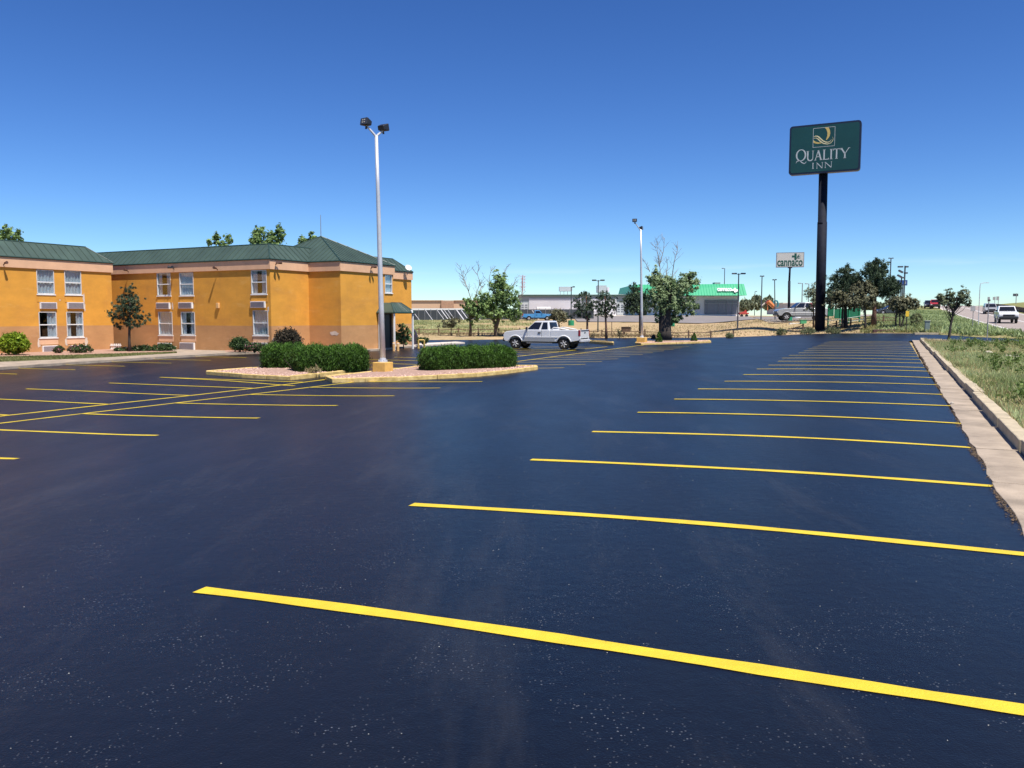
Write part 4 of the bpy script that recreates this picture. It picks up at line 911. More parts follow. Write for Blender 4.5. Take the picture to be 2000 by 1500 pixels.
tree('pine', 'broad dark pine nearest to the right side of the tall sign', (1652, 641), None, [(1652, 530, 12, 11), (1640, 545, 17, 12), (1665, 545, 16, 13), (1650, 560, 26, 11), (1625, 572, 14, 8), (1638, 580, 22, 9), (1672, 560, 15, 12)], .2, L_pine, M_trunkd, top=(1650, 530), clumps=620, per=38, lsize=.12, asp=.24)
tree('pine', 'tallest dark pine with pointed top right of the tall sign', (1707, 638), None, [(1711, 512, 6, 9), (1704, 524, 14, 11), (1722, 526, 11, 12), (1692, 532, 9, 8), (1708, 542, 20, 12), (1722, 556, 22, 12), (1742, 552, 11, 11), (1700, 562, 14, 10), (1733, 572, 18, 9), (1750, 560, 9, 12)], .24, mat_l := L_pine, mat('pine_bark'
     , (.16, .085, .06)), top=(1710, 520), clumps=720, per=38, lsize=.12, asp=.24)
tree('scrub_tree', 'olive scrub tree with twin dark trunks right of the sign pole', (1646, 643), None, [(1632, 576, 18, 11), (1650, 582, 20, 14), (1636, 594, 20, 9), (1620, 586, 10, 9), (1662, 592, 12, 12)], .14, L_oliv, M_trunkd, trunks=[[(1645, 642), (1646, 600), (1640, 580)], [(1653, 641), (1652, 600), (1656, 580)]], clumps=300, per=28, lsize=.095, group=jr)
tree('scrub_tree', 'olive scrub tree with one crooked trunk in front of the tallest pine', (1690, 644), None, [(1682, 562, 18, 11), (1695, 576, 17, 14), (1676, 585, 20, 14), (1698, 592, 12, 9), (1690, 556, 11, 9)], .12, L_oliv, M_trunkd, trunks=[[(1690, 643), (1690, 605), (1684, 575)]], clumps=300, per=28, lsize=.095, group=jr)
tree('scrub_tree', 'grey-green scrub tree with three leaning stems beside the yellow marker', (1758, 642), None, [(1754, 588, 15, 12), (1774, 588, 16, 11), (1785, 596, 11, 9), (1758, 602, 15, 8), (1744, 596, 10, 8)], .10, L_oliv, M_trunkd, trunks=[[(1749, 640), (1750, 600)], [(1756, 642), (1760, 600)], [(1760, 641), (1768, 605)]], clumps=260, per=26, lsize=.095, group=jr)
tree('verge_tree', 'lone tree with a leaning trunk at the end of the kerb', (1852, 670), 57.5, [(1856, 575, 9, 12), (1846, 583, 11, 9), (1834, 578, 7, 6), (1871, 585, 13, 10), (1884, 573, 10, 11), (1890, 588, 7, 8), (1860, 596, 18, 5), (1839, 592, 8, 5)], .10, leafmat('verge_tree_leaf', (.06, .08, .04), (.24, .27, .15), .3), M_trunkd,
     trunks=[[(1851, 671), (1855, 645), (1861, 618), (1858, 598)], [(1861, 612), (1872, 596), (1880, 582)]], clumps=230, per=24, lsize=.065, spread=.22)
# far bushes right of the green-roofed shop
for i, (px, pb, w_, h_, Y_) in enumerate(((1456, 609, 30, 22, 190), (1478, 608, 26, 30, 195), (1500, 607, 24, 26, 200), (1700, 606, 60, 14, 190), (1750, 604, 40, 22, 196))):
    shrub('far_bush', ['dark wide bush touching the right side of the green-roofed shop', 'dark bush below the thin far lamp right of the shop', 'dark bush beside the orange slide', 'low far bushes behind the pine trunk', 'dark far bush left of the blue sign pole'][i], px, pb, w_, h_, Y_, L_jun, 90, 24, .35, cat='bush')
for px, pb, w_, h_, lab in ((1525, 622, 26, 12, 'pale green weeds on top of the mound'), (1628, 643, 30, 12, 'green weeds at the right foot of the sign pole'), (1578, 640, 30, 14, 'green weeds between the mound and the sign pole'), (1790, 640, 22, 26, 'tall pale weeds right of the yellow marker'), (1425, 652, 16, 10, 'dry weed tuft at the left foot of the mound')):
    Y_ = 85 if pb > 630 else 91; Z_ = onH(px, Y_).z
    shrub('weed_clump', lab, px, pb, w_, h_, Y_, leafmat('weed_leaf', (.10, .12, .05), (.30, .31, .16), .3) if 'w' not in MATS else MATS['w'], 50, 22, .12, zbase=Z_-.05, asp=.15, up=1.4, cat='weeds')
# ---------------------------------------------------------------- grass blades
def blades(name, x_, y_, h0, h1, wid, m, label, lean=.35, zoff=0., per=1):
    n_ = len(x_); z_ = H(x_, y_)+zoff; a = RNG.uniform(0, 6.28, n_); hh = RNG.uniform(h0, h1, n_); lx, ly = RNG.normal(0, lean, n_)*hh, RNG.normal(0, lean, n_)*hh; ww = wid*RNG.uniform(.6, 1.4, n_)
    cx, cy = np.cos(a)*ww, np.sin(a)*ww
    V = np.stack([np.stack([x_-cx, y_-cy, z_-.02], 1), np.stack([x_+cx, y_+cy, z_-.02], 1), np.stack([x_+lx, y_+ly, z_+hh], 1)], 1).reshape(-1, 3)
    pn = .5+.35*np.sin(x_*.9+np.sin(y_*.7)*1.5)*np.cos(y_*.8+x_*.3)
    o = np_mesh(name, V, np.arange(n_*3).reshape(-1, 3), m, np.repeat(np.clip(RNG.normal(0, .2, n_)+pn, 0, 1), 3)); return tag(o, label, 'grass', None, 'stuff')
N_ = 230000; uu_ = -1.68-RNG.random(N_)**1.1*12; vv = 2+(RNG.random(N_)**1.2)*52
xx, yy = xy(uu_, vv); den = np.sin(xx*.55)*np.sin(yy*.42+.5)+.5*np.sin(xx*1.9+yy*1.3); ok = (vv < vN(uu_)-.1) & (xx/yy < .75) & (yy > 1) & ~((vv > 38) & (den < .35) & (RNG.random(N_) < .85)) & ~((den < -.35) & (RNG.random(N_) < .45)) & ~((uu_ > -2.3) & (RNG.random(N_) < .5))
blades('verge_grass', xx[ok], yy[ok], .04, .19, .010, L_grass, 'rough green grass and weeds on the verge right of the kerb', .5)
N_ = 30000; uu_ = -1.66-RNG.random(N_)**1.2*11; vv = 6+RNG.random(N_)**1.1*56; xx, yy = xy(uu_, vv); ok = (vv < vN(uu_)-.05) & (xx/yy < .75)
blades('dry_verge_grass', xx[ok], yy[ok], .04, .20, .012, L_dry, 'straw-coloured dead grass among the green verge right of the kerb', .6)
# broad-leaved weeds on the verge
Cw = []; 
for i in range(170):
    u_ = -2.2-random.random()*8; v2 = 9+random.random()*46
    if v2 > vN(u_)-.5: continue
    x_, y_ = xy(u_, v2); 
    for q in range(7): Cw.append((x_+random.gauss(0, .16), y_+random.gauss(0, .16), Hf(x_, y_)+random.uniform(.05, .34)))
V, F, s_ = leaves(Cw, 22, .13, .035, .6, .3); o = np_mesh('broadleaf_weeds', V, F, leafmat('weed_broad_leaf', (.06, .10, .02), (.22, .31, .09), .3), s_); tag(o, 'clumps of broad-leaved green weeds in the verge grass', 'weeds', None, 'stuff')
N_ = 60000; tt_ = RNG.uniform(-.14, .52, N_); Dd = RNG.random(N_)**1.6*40; 
uu_ = RNG.uniform(-9, 34, N_); vv = vF(uu_)+.3+Dd; xx, yy = xy(uu_, vv); t_ = xx/yy; gg = (uu_ < 3) | ((t_ < .0))
mnd = np.exp(-(((xx-25.6)/3.2)**2+((yy-87.4)/3.2)**2)) > .35
ok = (t_ > -.14) & (t_ < .52) & ~(mnd & (RNG.random(N_) < .93)) & ~((uu_ > 3) & (t_ > .0) & (RNG.random(N_) < .8))
blades('dry_field_grass', xx[ok & ~gg], yy[ok & ~gg], .05, .22, .04, L_dry, 'sparse dry grass on the sandy strip beyond the lot', .6)
blades('field_grass', xx[ok & gg], yy[ok & gg], .08, .34, .05, leafmat('field_blade', (.16, .17, .055), (.42, .41, .19), .3), 'rough grass on the bank and the field beyond the lot', .5)
N_ = 36000; uu_ = RNG.uniform(-9.2, 6, N_); vv = vF(uu_)+1+RNG.random(N_)**1.3*110; xx, yy = xy(uu_, vv); ok = xx/yy > .44
blades('embankment_grass', xx[ok], yy[ok], .1, .4, .09, L_grass, 'green grass on the embankment below the highway', .5)
N_ = 14000; a0 = np.array([gzp(-60, 703, -.48), gzp(345, 688, -.48)]); s_ = RNG.random(N_); q = RNG.random(N_)
pA = [gzp(*p, -.48) for p in ((-60, 707), (0, 706), (110, 701.5), (222, 696.5), (345, 689))]; pB = [gzp(*p, -.48) for p in ((-60, 697.5), (0, 696.5), (110, 694.5), (222, 691), (345, 687.5))]
kx = np.linspace(0, 1, 5); XA = np.interp(s_, kx, [p[0] for p in pA]); YA = np.interp(s_, kx, [p[1] for p in pA]); XB = np.interp(s_, kx, [p[0] for p in pB]); YB = np.interp(s_, kx, [p[1] for p in pB])
xx, yy = XA+(XB-XA)*q, YA+(YB-YA)*q; o = blades('lawn_grass', xx, yy, .04, .09, .03, leafmat('lawn_blade', (.09, .11, .03), (.26, .27, .10), .3), None, .5); o.data.vertices.foreach_get; 
co = np.empty(len(o.data.vertices)*3, np.float32); o.data.vertices.foreach_get('co', co); co = co.reshape(-1, 3); co[:, 2] += .12; o.data.vertices.foreach_set('co', co.ravel()); tag(o, 'narrow strip of worn lawn in front of the left wing', 'grass')
# coarse field growth behind the fence and brush along it
N_ = 30000; t2 = -.13+.16*RNG.random(N_)**1.5; yy = 90+RNG.random(N_)*55; xx = t2*yy; ok = (np.sin(xx*.5+yy*.21)+np.sin(yy*.33-xx*.27)+RNG.normal(0, .7, N_)) > .1; xx = xx[ok]; yy = yy[ok]
blades('tall_field_grass', xx, yy, .05, .26, .07, leafmat('tall_blade', (.22, .25, .08), (.58, .58, .30), .3), 'taller yellow-green growth in the field behind the rail fence', .5)
Cb = []; Nb = 420
for i in range(Nb):
    t_b = random.choice((random.uniform(-.11, .28), random.uniform(-.02, .2))); Yb = random.gauss(87.5, 1.6); xb = t_b*Yb; ub, vb = uv(xb, Yb)
    if vb < vF(ub)+.5: continue
    hb = Hf(xb, Yb)
    for q in range(4): Cb.append((xb+random.gauss(0, .22), Yb+random.gauss(0, .2), hb+random.uniform(.02, .22)))
V, F, s_ = leaves(Cb, 16, .16, .10, .14, .9); o = np_mesh('dry_brush', V, F, leafmat('dry_brush_twig', (.16, .12, .06), (.46, .38, .22), .1), s_); tag(o, 'low dry brush and dead weeds scattered along the rail fence', 'brush', None, 'stuff')
# rocks on the verge and beyond the fence
def rock(px, py, w, hpx, label, Y=None):
    p = tg(px, py) if Y is None else onH(px, Y); k = PX(p.y); b_ = bmesh.new(); bmesh.ops.create_icosphere(b_, subdivisions=2, radius=1)
    for v__ in b_.verts: f = 1+.28*mnoise.noise(v__.co*1.6+Vector((px, py, 0))); v__.co = Vector((v__.co.x*w*k/2*f, v__.co.y*w*k/2.4*f, v__.co.z*hpx*k*.75*f+hpx*k*.2))
    me = bpy.data.meshes.new('rock'); b_.to_mesh(me); b_.free(); me.materials.append(M_rock); o = bpy.data.objects.new('rock', me); COL.objects.link(o); o.location = p; tag(o, label, 'rock')
rock(1860, 791, 8, 7, 'small white stone lying where the kerb gutter meets a yellow stripe'); rock(1969, 697, 12, 5, 'pale flat rock beside a dark hollow on the verge'); rock(1931, 690, 16, 5, 'pale rock in the bare patch of the verge'); rock(1985, 704, 14, 5, 'pale rock at the right edge of the verge')
rock(1985, 699, 12, 6, 'dark-shadowed rock at the far right of the verge'); rock(1306, 650, 5, 5, 'white stone at the foot of the big cottonwood')
# ---------------------------------------------------------------- rail fence
rf_ = empty('rail_fence', onH(1040, 88), 'low weathered wooden post and rail fence along the dry verge', 'fence')
posts = [(780, 88), (818, 88), (856.5, 88), (895, 88), (934, 88), (974, 88), (1015, 88), (1056, 88), (1096, 88), (1135, 88), (1175.8, 88), (1217.8, 88), (1260, 88), (1302, 88.5), (1345.6, 89), (1389, 89.5), (1433, 90)]
pp = [onH(px, Y_) for px, Y_ in posts]; bx_ = rf_.location
for p in pp:
    hh = random.uniform(.72, .84); q = p-bx_; MB().box((q.x, q.y, hh/2-.1), (.13, .13, hh+.2)).build('post', M_redw, rf_); 
# fix post heights individually
for o, p in zip([c for c in rf_.children], pp): o.location = (0, 0, p.z-bx_.z)
for i in range(len(pp)-1):
    if i == len(pp)-2: continue
    for zz in (.58, .20):
        a, c = pp[i]-bx_, pp[i+1]-bx_; m_ = a.lerp(c, .5); s1, s2 = random.uniform(-.05, .04), random.uniform(-.05, .04)
        MB().tube([a+Vector((0, .0, zz+s1)), m_+Vector((0, 0, zz+random.uniform(-.07, .0))), c+Vector((0, 0, zz+s2))], .045, 6).build('rail', M_redw, rf_)
rf2 = empty('rail_fence', onH(1569, 91), 'short broken fence post with one rail left of the tall sign pole', 'fence'); hh = .9
p = rf2.location; MB().box((0, 0, hh/2-.1), (.15, .15, hh+.2)).build('post', M_redw, rf2); e = onH(1545, 92)-p; MB().tube([(0, 0, .72), e+Vector((0, 0, .35))], .05, 6).build('rail', M_redw, rf2)
rf3 = empty('rail_fence', onH(1700, 89), 'wire and rail fence passing behind the scrub trees right of the sign', 'fence')
q0 = rf3.location
for px in (1634, 1662, 1703, 1726, 1750): p = onH(px, 89)-q0; MB().box((p.x, p.y, p.z+.4), (.12, .12, .95)).build('post', M_redw, rf3)
for zz in (.35, .62): MB().tube([onH(px, 89)-q0+Vector((0, 0, zz)) for px in (1626, 1634, 1662, 1703, 1726, 1750)], .035, 5).build('rail', M_redw, rf3)
t = empty('thin_post', onH(1195, 88), 'thin bare metal post between two pine trunks on the verge', 'post'); MB().tube([(0, 0, -.1), (0, 0, 1.55)], .035, 6).build('shaft', M_redw, t); MB().box((0, 0, 1.56), (.09, .09, .04)).build('cap', M_redw, t)
t = empty('wooden_box', onH(1223, 88.6), 'small brown wooden box on a post by the rail fence', 'box'); MB().box((0, 0, .75), (.95, .5, .45)).build('body', M_redw, t, bevel=.02); MB().box((-.2, 0, .3), (.13, .13, .75)).build('leg', M_redw, t); MB().box((0, 0, 1.0), (1.05, .6, .05)).build('lid', M_redw, t)
t = empty('tree_stump', onH(1277, 84), 'dark burnt stump left of the big cottonwood trunk', 'stump'); MB().tube([(0, 0, -.05), (0, 0, .25), (.05, 0, .42)], [.28, .22, .12], 8).build('wood', M_trunkd, t); MB().tube([(.1, 0, .1), (-.35, 0, .28)], [.1, .04], 6).build('root', M_trunkd, t)
t = empty('sapling', onH(1210.5, 85), 'tiny leafy sapling in the dry grass below the wooden box', 'sapling'); MB().tube([(0, 0, -.05), (0, 0, .7)], .03, 5).build('trunk', M_trunkd, t); V, F, s_ = leaves(blob_points((0, 0, .6), (.2, .2, .3), 16), 16, .1, .06); np_mesh('crown', V, F, L_oliv, s_, t)
# ---------------------------------------------------------------- lamp posts of the lot
def lamp_post(px, pby, label, heads, foot, topy):
    p = gnd(px, pby); z0 = float(g(uv(p.x, p.y)[0])); root = empty('lamp_post', (p.x, p.y, z0), label, 'lamp post', 'silver floodlight posts of the lot'); k = PX(p.y)
    bh = foot[1]; a_ = TH; 
    MB().box((0, 0, bh/2-.05), (foot[0], foot[0], bh+.1), rz=-TH).build('base', mat('yellow_base', (.66, .40, .10), .85, var=.14, scale=4, bump=.4), root, bevel=.025)
    zt = CZ-z0+(617-topy)*k*1.0; tp = at(px-13*(1 if px < 1000 else .15), topy, p.y)-Vector((p.x, p.y, z0))
    pts = [Vector((0, 0, bh)), tp]
    MB().tube([pts[0].lerp(pts[1], s_) for s_ in (0, .25, .5, .75, 1)], [.118, .105, .092, .078, .064], 16).build('pole', M_gal, root, smooth=True)
    MB().tube([(0, 0, bh), (0, 0, bh+.04), (0, 0, bh+.05), (0, 0, bh+.16)], [.2, .2, .15, .125], 16).build('flange', M_gal, root)
    for i in range(4):
        an = i*math.pi/2+.4; MB().tube([(.165*math.cos(an), .165*math.sin(an), bh+.04), (.165*math.cos(an), .165*math.sin(an), bh+.1)], .018, 6).build('bolt', M_gal, root)
    for (dx, dz, rz, tilt, dy) in heads:
        e = tp+Vector((dx, dy, dz)); MB().tube([tp-Vector((0, 0, .12)), tp+Vector((dx*.15, dy*.15, .02)), e], [.05, .045, .036], 8).build('arm', M_gal, root)
        hd = bpy.data.objects.new('floodlight', None); COL.objects.link(hd); hd.parent = root; hd.location = e+Vector((0, 0, .12)); hd.rotation_euler = (tilt, 0, rz)
        # tapered housing: deep back, wide front facing -Y local
        mb = MB(); w, h_, d_ = .20, .145, .15
        mb.add([(-w, -d_, -h_), (w, -d_, -h_), (w, -d_, h_), (-w, -d_, h_), (-w*.75, d_, -h_*.6), (w*.75, d_, -h_*.6), (w*.75, d_, h_*.6), (-w*.75, d_, h_*.6)], [(0,1,2,3), (4,7,6,5), (0,4,5,1), (1,5,6,2), (2,6,7,3), (3,7,4,0)])
        o = mb.build('housing', M_blk, hd, bevel=.03)
        MB().box((0, -d_-.006, 0), (w*1.8, .012, h_*1.75)).build('lens', mat('lamp_lens', (.05, .055, .07), .1), hd)
        MB().tube([(0, .02, -h_), (0, .02, -h_-.1)], .04, 8).build('knuckle', M_blk, hd)
        mb = MB()
        for i_ in range(2):
            for j_ in range(2): mb.box((-.05+i_*.11, -d_-.016, -.04+j_*.09), (.05, .012, .045))
        mb.build('bulb', mat('lamp_bulb', (.45, .42, .35), .4), hd)
    return root
lamp_post(748, 731.5, 'tall silver lamp post with two black floodlights rising from the yellow block between the hedges', [(-.36, .36, R(-38), R(-12), -.1), (.24, .22, R(150), R(-12), .15)], (.60, .5), 265)
lamp_post(1253.5, 672, 'tall silver lamp post further off with two black floodlights on its own yellow block', [(-.52, .62, R(-15), R(-8), -.1), (.08, .08, R(70), R(-8), .5)], (.72, .55), 449)
# ---------------------------------------------------------------- the tall motel sign
SY_ = 90.0; sp = onH(1602, SY_); sgn = empty('pylon_sign', sp, 'very tall dark green pylon sign reading QUALITY INN on a black column', 'pylon sign')
k = PX(SY_); tp = at(1608, 338, SY_)-sp; mid = at(1606, 434, SY_)-sp; bt_ = Vector((0, 0, -.3))
MB().tube([bt_, Vector((0, 0, 0)).lerp(mid, .5), mid], [.53, .51, .50], 24).build('column', M_nvy, sgn, smooth=True)
MB().tube([mid-Vector((0, 0, .25)), mid+Vector((0, 0, .0)), mid+Vector((0, 0, .01)), tp+Vector((0, 0, .5))], [.50, .50, .46, .46], 24).build('upper_column', M_nvy, sgn, smooth=True)
ra_, _ = ray(1541, 340); rb_, _ = ray(1680, 340)
# face plane runs along direction E (left-far to right-near); fit from measured edges
zt_l, zb_l = 248, 343; zt_r, zb_r = 235.5, 333.5
cenY = SY_-.75; YL = cenY*1.018; YR = cenY*.982
PL0, PL1, PR0, PR1 = at(1541, zb_l, YL), at(1541, zt_l, YL), at(1680, zb_r, YR), at(1680, zt_r, YR)
ex = Vector((PR0.x-PL0.x, PR0.y-PL0.y, 0)); SW = ex.length; ex.normalize(); ez = Vector((0, 0, 1)); nf = ex.cross(ez)      # nf towards camera?
if nf.y > 0: nf = -nf
zlo = (PL0.z+PR0.z)/2; SH_ = ((PL1.z-PL0.z)+(PR1.z-PR0.z))/2; org = Vector((PL0.x, PL0.y, zlo))-sp
def SP(s_, t_, o=0): return org + ex*(s_*SW) + ez*((1-t_)*SH_) + nf*o
def rrect(s0, t0, s1, t1, rs, rt, n_=6):
    out = []
    for (cx_, cy_, a0_) in ((s1-rs, t0+rt, -90), (s1-rs, t1-rt, 0), (s0+rs, t1-rt, 90), (s0+rs, t0+rt, 180)):
        for i in range(n_+1): a = R(a0_+90*i/n_); out.append((cx_+rs*math.cos(a), cy_+rt*math.sin(a)))
    return out
asp_ = SW/SH_
MB().slab([SP(a, b_, .30) for a, b_ in rrect(0, 0, 1, 1, .045, .045*asp_)], -nf, .75).build('cabinet', M_sfr, sgn)
MB().slab([SP(a, b_, .302) for a, b_ in rrect(.025, .036, .975, .964, .035, .035*asp_)], nf, .012).build('sign_face', M_sgn, sgn)
MB().slab([SP(a, b_, -.452) for a, b_ in rrect(.025, .036, .975, .964, .035, .035*asp_)], -nf, .012).build('sign_face', M_sgn, sgn)
FO = .316
def stroke(mb, pts, wd, o=FO, th=.006):
    """pts in (s,t) with width wd in s units (list or value)"""
    P_ = [Vector((p[0], p[1]/asp_)) for p in pts]; wd = wd if hasattr(wd, '__len__') else [wd]*len(P_); Lp, Rp = [], []
    for i, p in enumerate(P_):
        d = (P_[min(i+1, len(P_)-1)]-P_[max(i-1, 0)]).normalized(); nn = Vector((-d.y, d.x)); Lp.append(p+nn*wd[i]/2); Rp.append(p-nn*wd[i]/2)
    for i in range(len(P_)-1):
        q = [Lp[i], Lp[i+1], Rp[i+1], Rp[i]]; mb.slab([SP(a.x, a.y*asp_, o) for a in q], nf, th)
def arc(cx_, cy_, rx, ry, a0, a1, n_=22): return [(cx_+rx*math.cos(R(a0+(a1-a0)*i/n_)), cy_+ry*math.sin(R(a0+(a1-a0)*i/n_))) for i in range(n_+1)]
def serif(mb, s_, t_, w=.034): stroke(mb, [(s_-w/2, t_), (s_+w/2, t_)], .0075)
def letter(mb, ch, s0, s1, t0, t1, k=1.):
    m = (s0+s1)/2; w1_, w2_ = .019*k, .009*k; w_ = s1-s0; h_ = t1-t0
    if ch == 'I': stroke(mb, [(m, t0), (m, t1)], w1_); serif(mb, m, t0+.004, .038*k); serif(mb, m, t1-.004, .038*k)
    if ch == 'L': a = s0+.018*k; stroke(mb, [(a, t0), (a, t1)], w1_); serif(mb, a, t0+.004, .036*k); stroke(mb, [(a-.014*k, t1-.005), (s1, t1-.005)], w2_); stroke(mb, [(s1-.004, t1-.03), (s1-.004, t1)], w2_)
    if ch == 'T': stroke(mb, [(m, t0), (m, t1)], w1_); serif(mb, m, t1-.004, .036*k); stroke(mb, [(s0, t0+.006), (s1, t0+.006)], w2_); stroke(mb, [(s0+.004, t0), (s0+.004, t0+.035)], w2_*.8); stroke(mb, [(s1-.004, t0), (s1-.004, t0+.035)], w2_*.8)
    if ch == 'U':
        r_ = w_/2-.016; stroke(mb, [(m-r_, t0), (m-r_, t1-h_*.3)] + arc(m, t1-h_*.3, r_, h_*.29, 180, 0, 12) + [(m+r_, t0)], [w1_]*6+[w1_*.8]*6+[w2_]*4); serif(mb, m-r_, t0+.004, .036*k); serif(mb, m+r_, t0+.004, .03*k)
    if ch == 'A':
        stroke(mb, [(s0+.014, t1), (m, t0)], w2_); stroke(mb, [(m-.002, t0), (s1-.016, t1)], w1_*1.05); stroke(mb, [(s0+.03, t0+h_*.66), (s1-.03, t0+h_*.66)], w2_); serif(mb, s0+.014, t1-.004, .03); serif(mb, s1-.016, t1-.004, .036)
    if ch == 'Y':
        stroke(mb, [(m, t0+h_*.52), (m, t1)], w1_); stroke(mb, [(s0+.02, t0), (m, t0+h_*.56)], w1_); stroke(mb, [(s1-.018, t0), (m, t0+h_*.56)], w2_); serif(mb, m, t1-.004, .036); serif(mb, s0+.02, t0+.004, .036); serif(mb, s1-.018, t0+.004, .03)
    if ch == 'N':
        a, c = s0+.014*k, s1-.012*k; stroke(mb, [(a, t0), (a, t1)], w2_); stroke(mb, [(c, t0), (c, t1)], w2_); stroke(mb, [(a-.004, t0), (c, t1)], w1_*.95); serif(mb, a-.002, t0+.003, .026*k); serif(mb, a, t1-.003, .026*k); serif(mb, c, t0+.003, .028*k)
    if ch == 'Q':
        ws = [.009+.012*abs(math.cos(R(360*i/28))) for i in range(29)]; cy_ = (t0+t1)/2; stroke(mb, arc(m, cy_, w_/2-.011, h_/2-.008, 0, 360, 28), ws)
        stroke(mb, [(s0+.004, t1+.035), (s0+.02, t1-.006), (m-.015, t1-.01), (m+.02, t1+.035), (m+.05, t1+.055), (s1-.004, t1+.035), (s1+.004, t1+.012)], [.005, .01, .012, .014, .012, .008, .004])
lt = [('Q', .098, .247, .487, .728), ('U', .253, .358, .535, .735), ('A', .362, .474, .532, .735), ('L', .482, .566, .532, .735), ('I', .574, .622, .532, .735), ('T', .622, .724, .532, .735), ('Y', .715, .86, .532, .735),
      ('I', .326, .368, .785, .903), ('N', .395, .486, .785, .903), ('N', .512, .612, .785, .903)]
for ch, a, b_, c, d in lt:
    mb = MB(); letter(mb, ch, a, b_, c, d, .62 if c > .7 else 1.); mb.build('letter', M_let, sgn)
def FX(cx_, cy_): top_ = 185-(cx_-700)*.09; bot_ = 830-(cx_-700)*.072; return ((cx_-690)/950, (cy_-top_)/(bot_-top_))
mb = MB(); q = [FX(1012, 207), FX(1300, 181), FX(1296, 438), FX(1014, 461)]; q = [(.339, .085), (.641, .085), (.641, .47), (.339, .47)]
for i in range(4): stroke(mb, [q[i], q[(i+1) % 4]], .0055)
mb.build('emblem_border', M_let, sgn)
def poly(mb, pts, o=FO): mb.slab([SP(*FX(*p), o) for p in pts], nf, .006)
mb = MB(); ins = [(1160, 200), (1185, 225), (1200, 265), (1200, 310), (1183, 362)]; outs = [(1212, 195), (1232, 235), (1238, 275), (1228, 318), (1192, 366)]
for i in range(4): poly(mb, [ins[i], outs[i], outs[i+1], ins[i+1]])
ins = [(1017, 366), (1045, 385), (1085, 395), (1128, 398)]; outs = [(1015, 396), (1040, 409), (1080, 414), (1120, 408)]
for i in range(3): poly(mb, [ins[i], ins[i+1], outs[i+1], outs[i]])
mb.build('emblem', M_gld, sgn)
mb = MB(); stroke(mb, [FX(*p) for p in [(1018, 322), (1045, 311), (1075, 316), (1105, 340), (1140, 372), (1180, 392), (1215, 392), (1242, 378), (1256, 356)]], [.006, .012, .016, .017, .016, .014, .011, .007, .003])
stroke(mb, [FX(*p) for p in [(1018, 345), (1050, 336), (1080, 352), (1110, 382), (1150, 408), (1200, 417), (1245, 404), (1272, 378), (1280, 348), (1268, 322)]], [.004, .009, .014, .016, .014, .011, .009, .007, .004, .002])
mb.build('emblem', M_cream, sgn)
# ---------------------------------------------------------------- second sign
def text_mesh(txt, name, m, size, parent, M4, extrude=.03, off=.0, sx=1., fit=None):
    cu = bpy.data.curves.new(name, 'FONT'); cu.body = txt; cu.size = size; cu.extrude = extrude; cu.offset = off; cu.align_x = 'CENTER'; cu.resolution_u = 3
    tmp = bpy.data.objects.new('tmp', cu); COL.objects.link(tmp); dg = bpy.context.evaluated_depsgraph_get(); me = bpy.data.meshes.new_from_object(tmp.evaluated_get(dg)); bpy.data.objects.remove(tmp)
    me.materials.clear(); me.materials.append(m); xs_ = [v__.co.x for v__ in me.vertices]; ys_ = [v__.co.y for v__ in me.vertices]
    if fit: me.transform(Matrix.Translation((-(min(xs_)+max(xs_))/2, -min(ys_), 0))); me.transform(Matrix.Diagonal((fit[0]/(max(xs_)-min(xs_)), fit[1]/(max(ys_)-min(ys_)), 1, 1))); me.transform(M4); o = bpy.data.objects.new(name, me); COL.objects.link(o); o.parent = parent; return o
Y2 = 106.0; s2 = onH(1541, Y2); sg2 = empty('pole_sign', s2, 'white sign reading cannaco with a green leaf cross on a slim black pole', 'pole sign'); k2 = PX(Y2)
tp2 = at(1543, 522, Y2)-s2; md2 = at(1541.5, 549, Y2)-s2
MB().tube([(0, 0, -.2), md2], [.17, .16], 14).build('column', M_nvy, sg2, smooth=True); MB().tube([md2-Vector((0, 0, .1)), tp2+Vector((0, 0, .1))], [.13, .12], 14).build('upper_column', M_nvy, sg2, smooth=True)
MB().box((tp2.x, tp2.y, tp2.z-.05), (.5, .3, .12)).build('bracket', M_nvy, sg2)
c0 = at(1515.5, 523.5, Y2+.4)-s2; c1 = at(1570, 521.5, Y2-.4)-s2; c0t = at(1515.5, 494.5, Y2+.4)-s2
e2 = Vector((c1.x-c0.x, c1.y-c0.y, 0)); W2s = e2.length; e2.normalize(); n2_ = Vector((e2.y, -e2.x, 0)); H2s = c0t.z-c0.z; o2 = Vector((c0.x, c0.y, (c0.z+c1.z)/2+.02))
def Q2(s_, t_, o=0): return o2+e2*s_*W2s+Vector((0, 0, t_*H2s))+n2_*o
MB().slab([Q2(0, 0, .12), Q2(1, 0, .12), Q2(1, 1, .12), Q2(0, 1, .12)], -n2_, .3).build('cabinet', M_gry, sg2)
MB().slab([Q2(.025, .045, .122), Q2(.975, .045, .122), Q2(.975, .955, .122), Q2(.025, .955, .122)], n2_, .01).build('sign_face', mat('pale_sign_face', (.58, .56, .52), .5, var=.03), sg2)
M_dgl = mat('dark_green_print', (.01, .085, .06), .5)
rot = Matrix(((e2.x, 0, n2_.x, 0), (e2.y, 0, n2_.y, 0), (0, 1, 0, 0), (0, 0, 0, 1)))
text_mesh('cannaco', 'lettering', M_dgl, .82, sg2, Matrix.Translation(Q2(.495, .075, .135)) @ rot, .004, .020, fit=(.91*W2s, .40*H2s))
mb = MB()
def q2p(pts): mb.slab([Q2(a, b_, .134) for a, b_ in pts], n2_, .006)
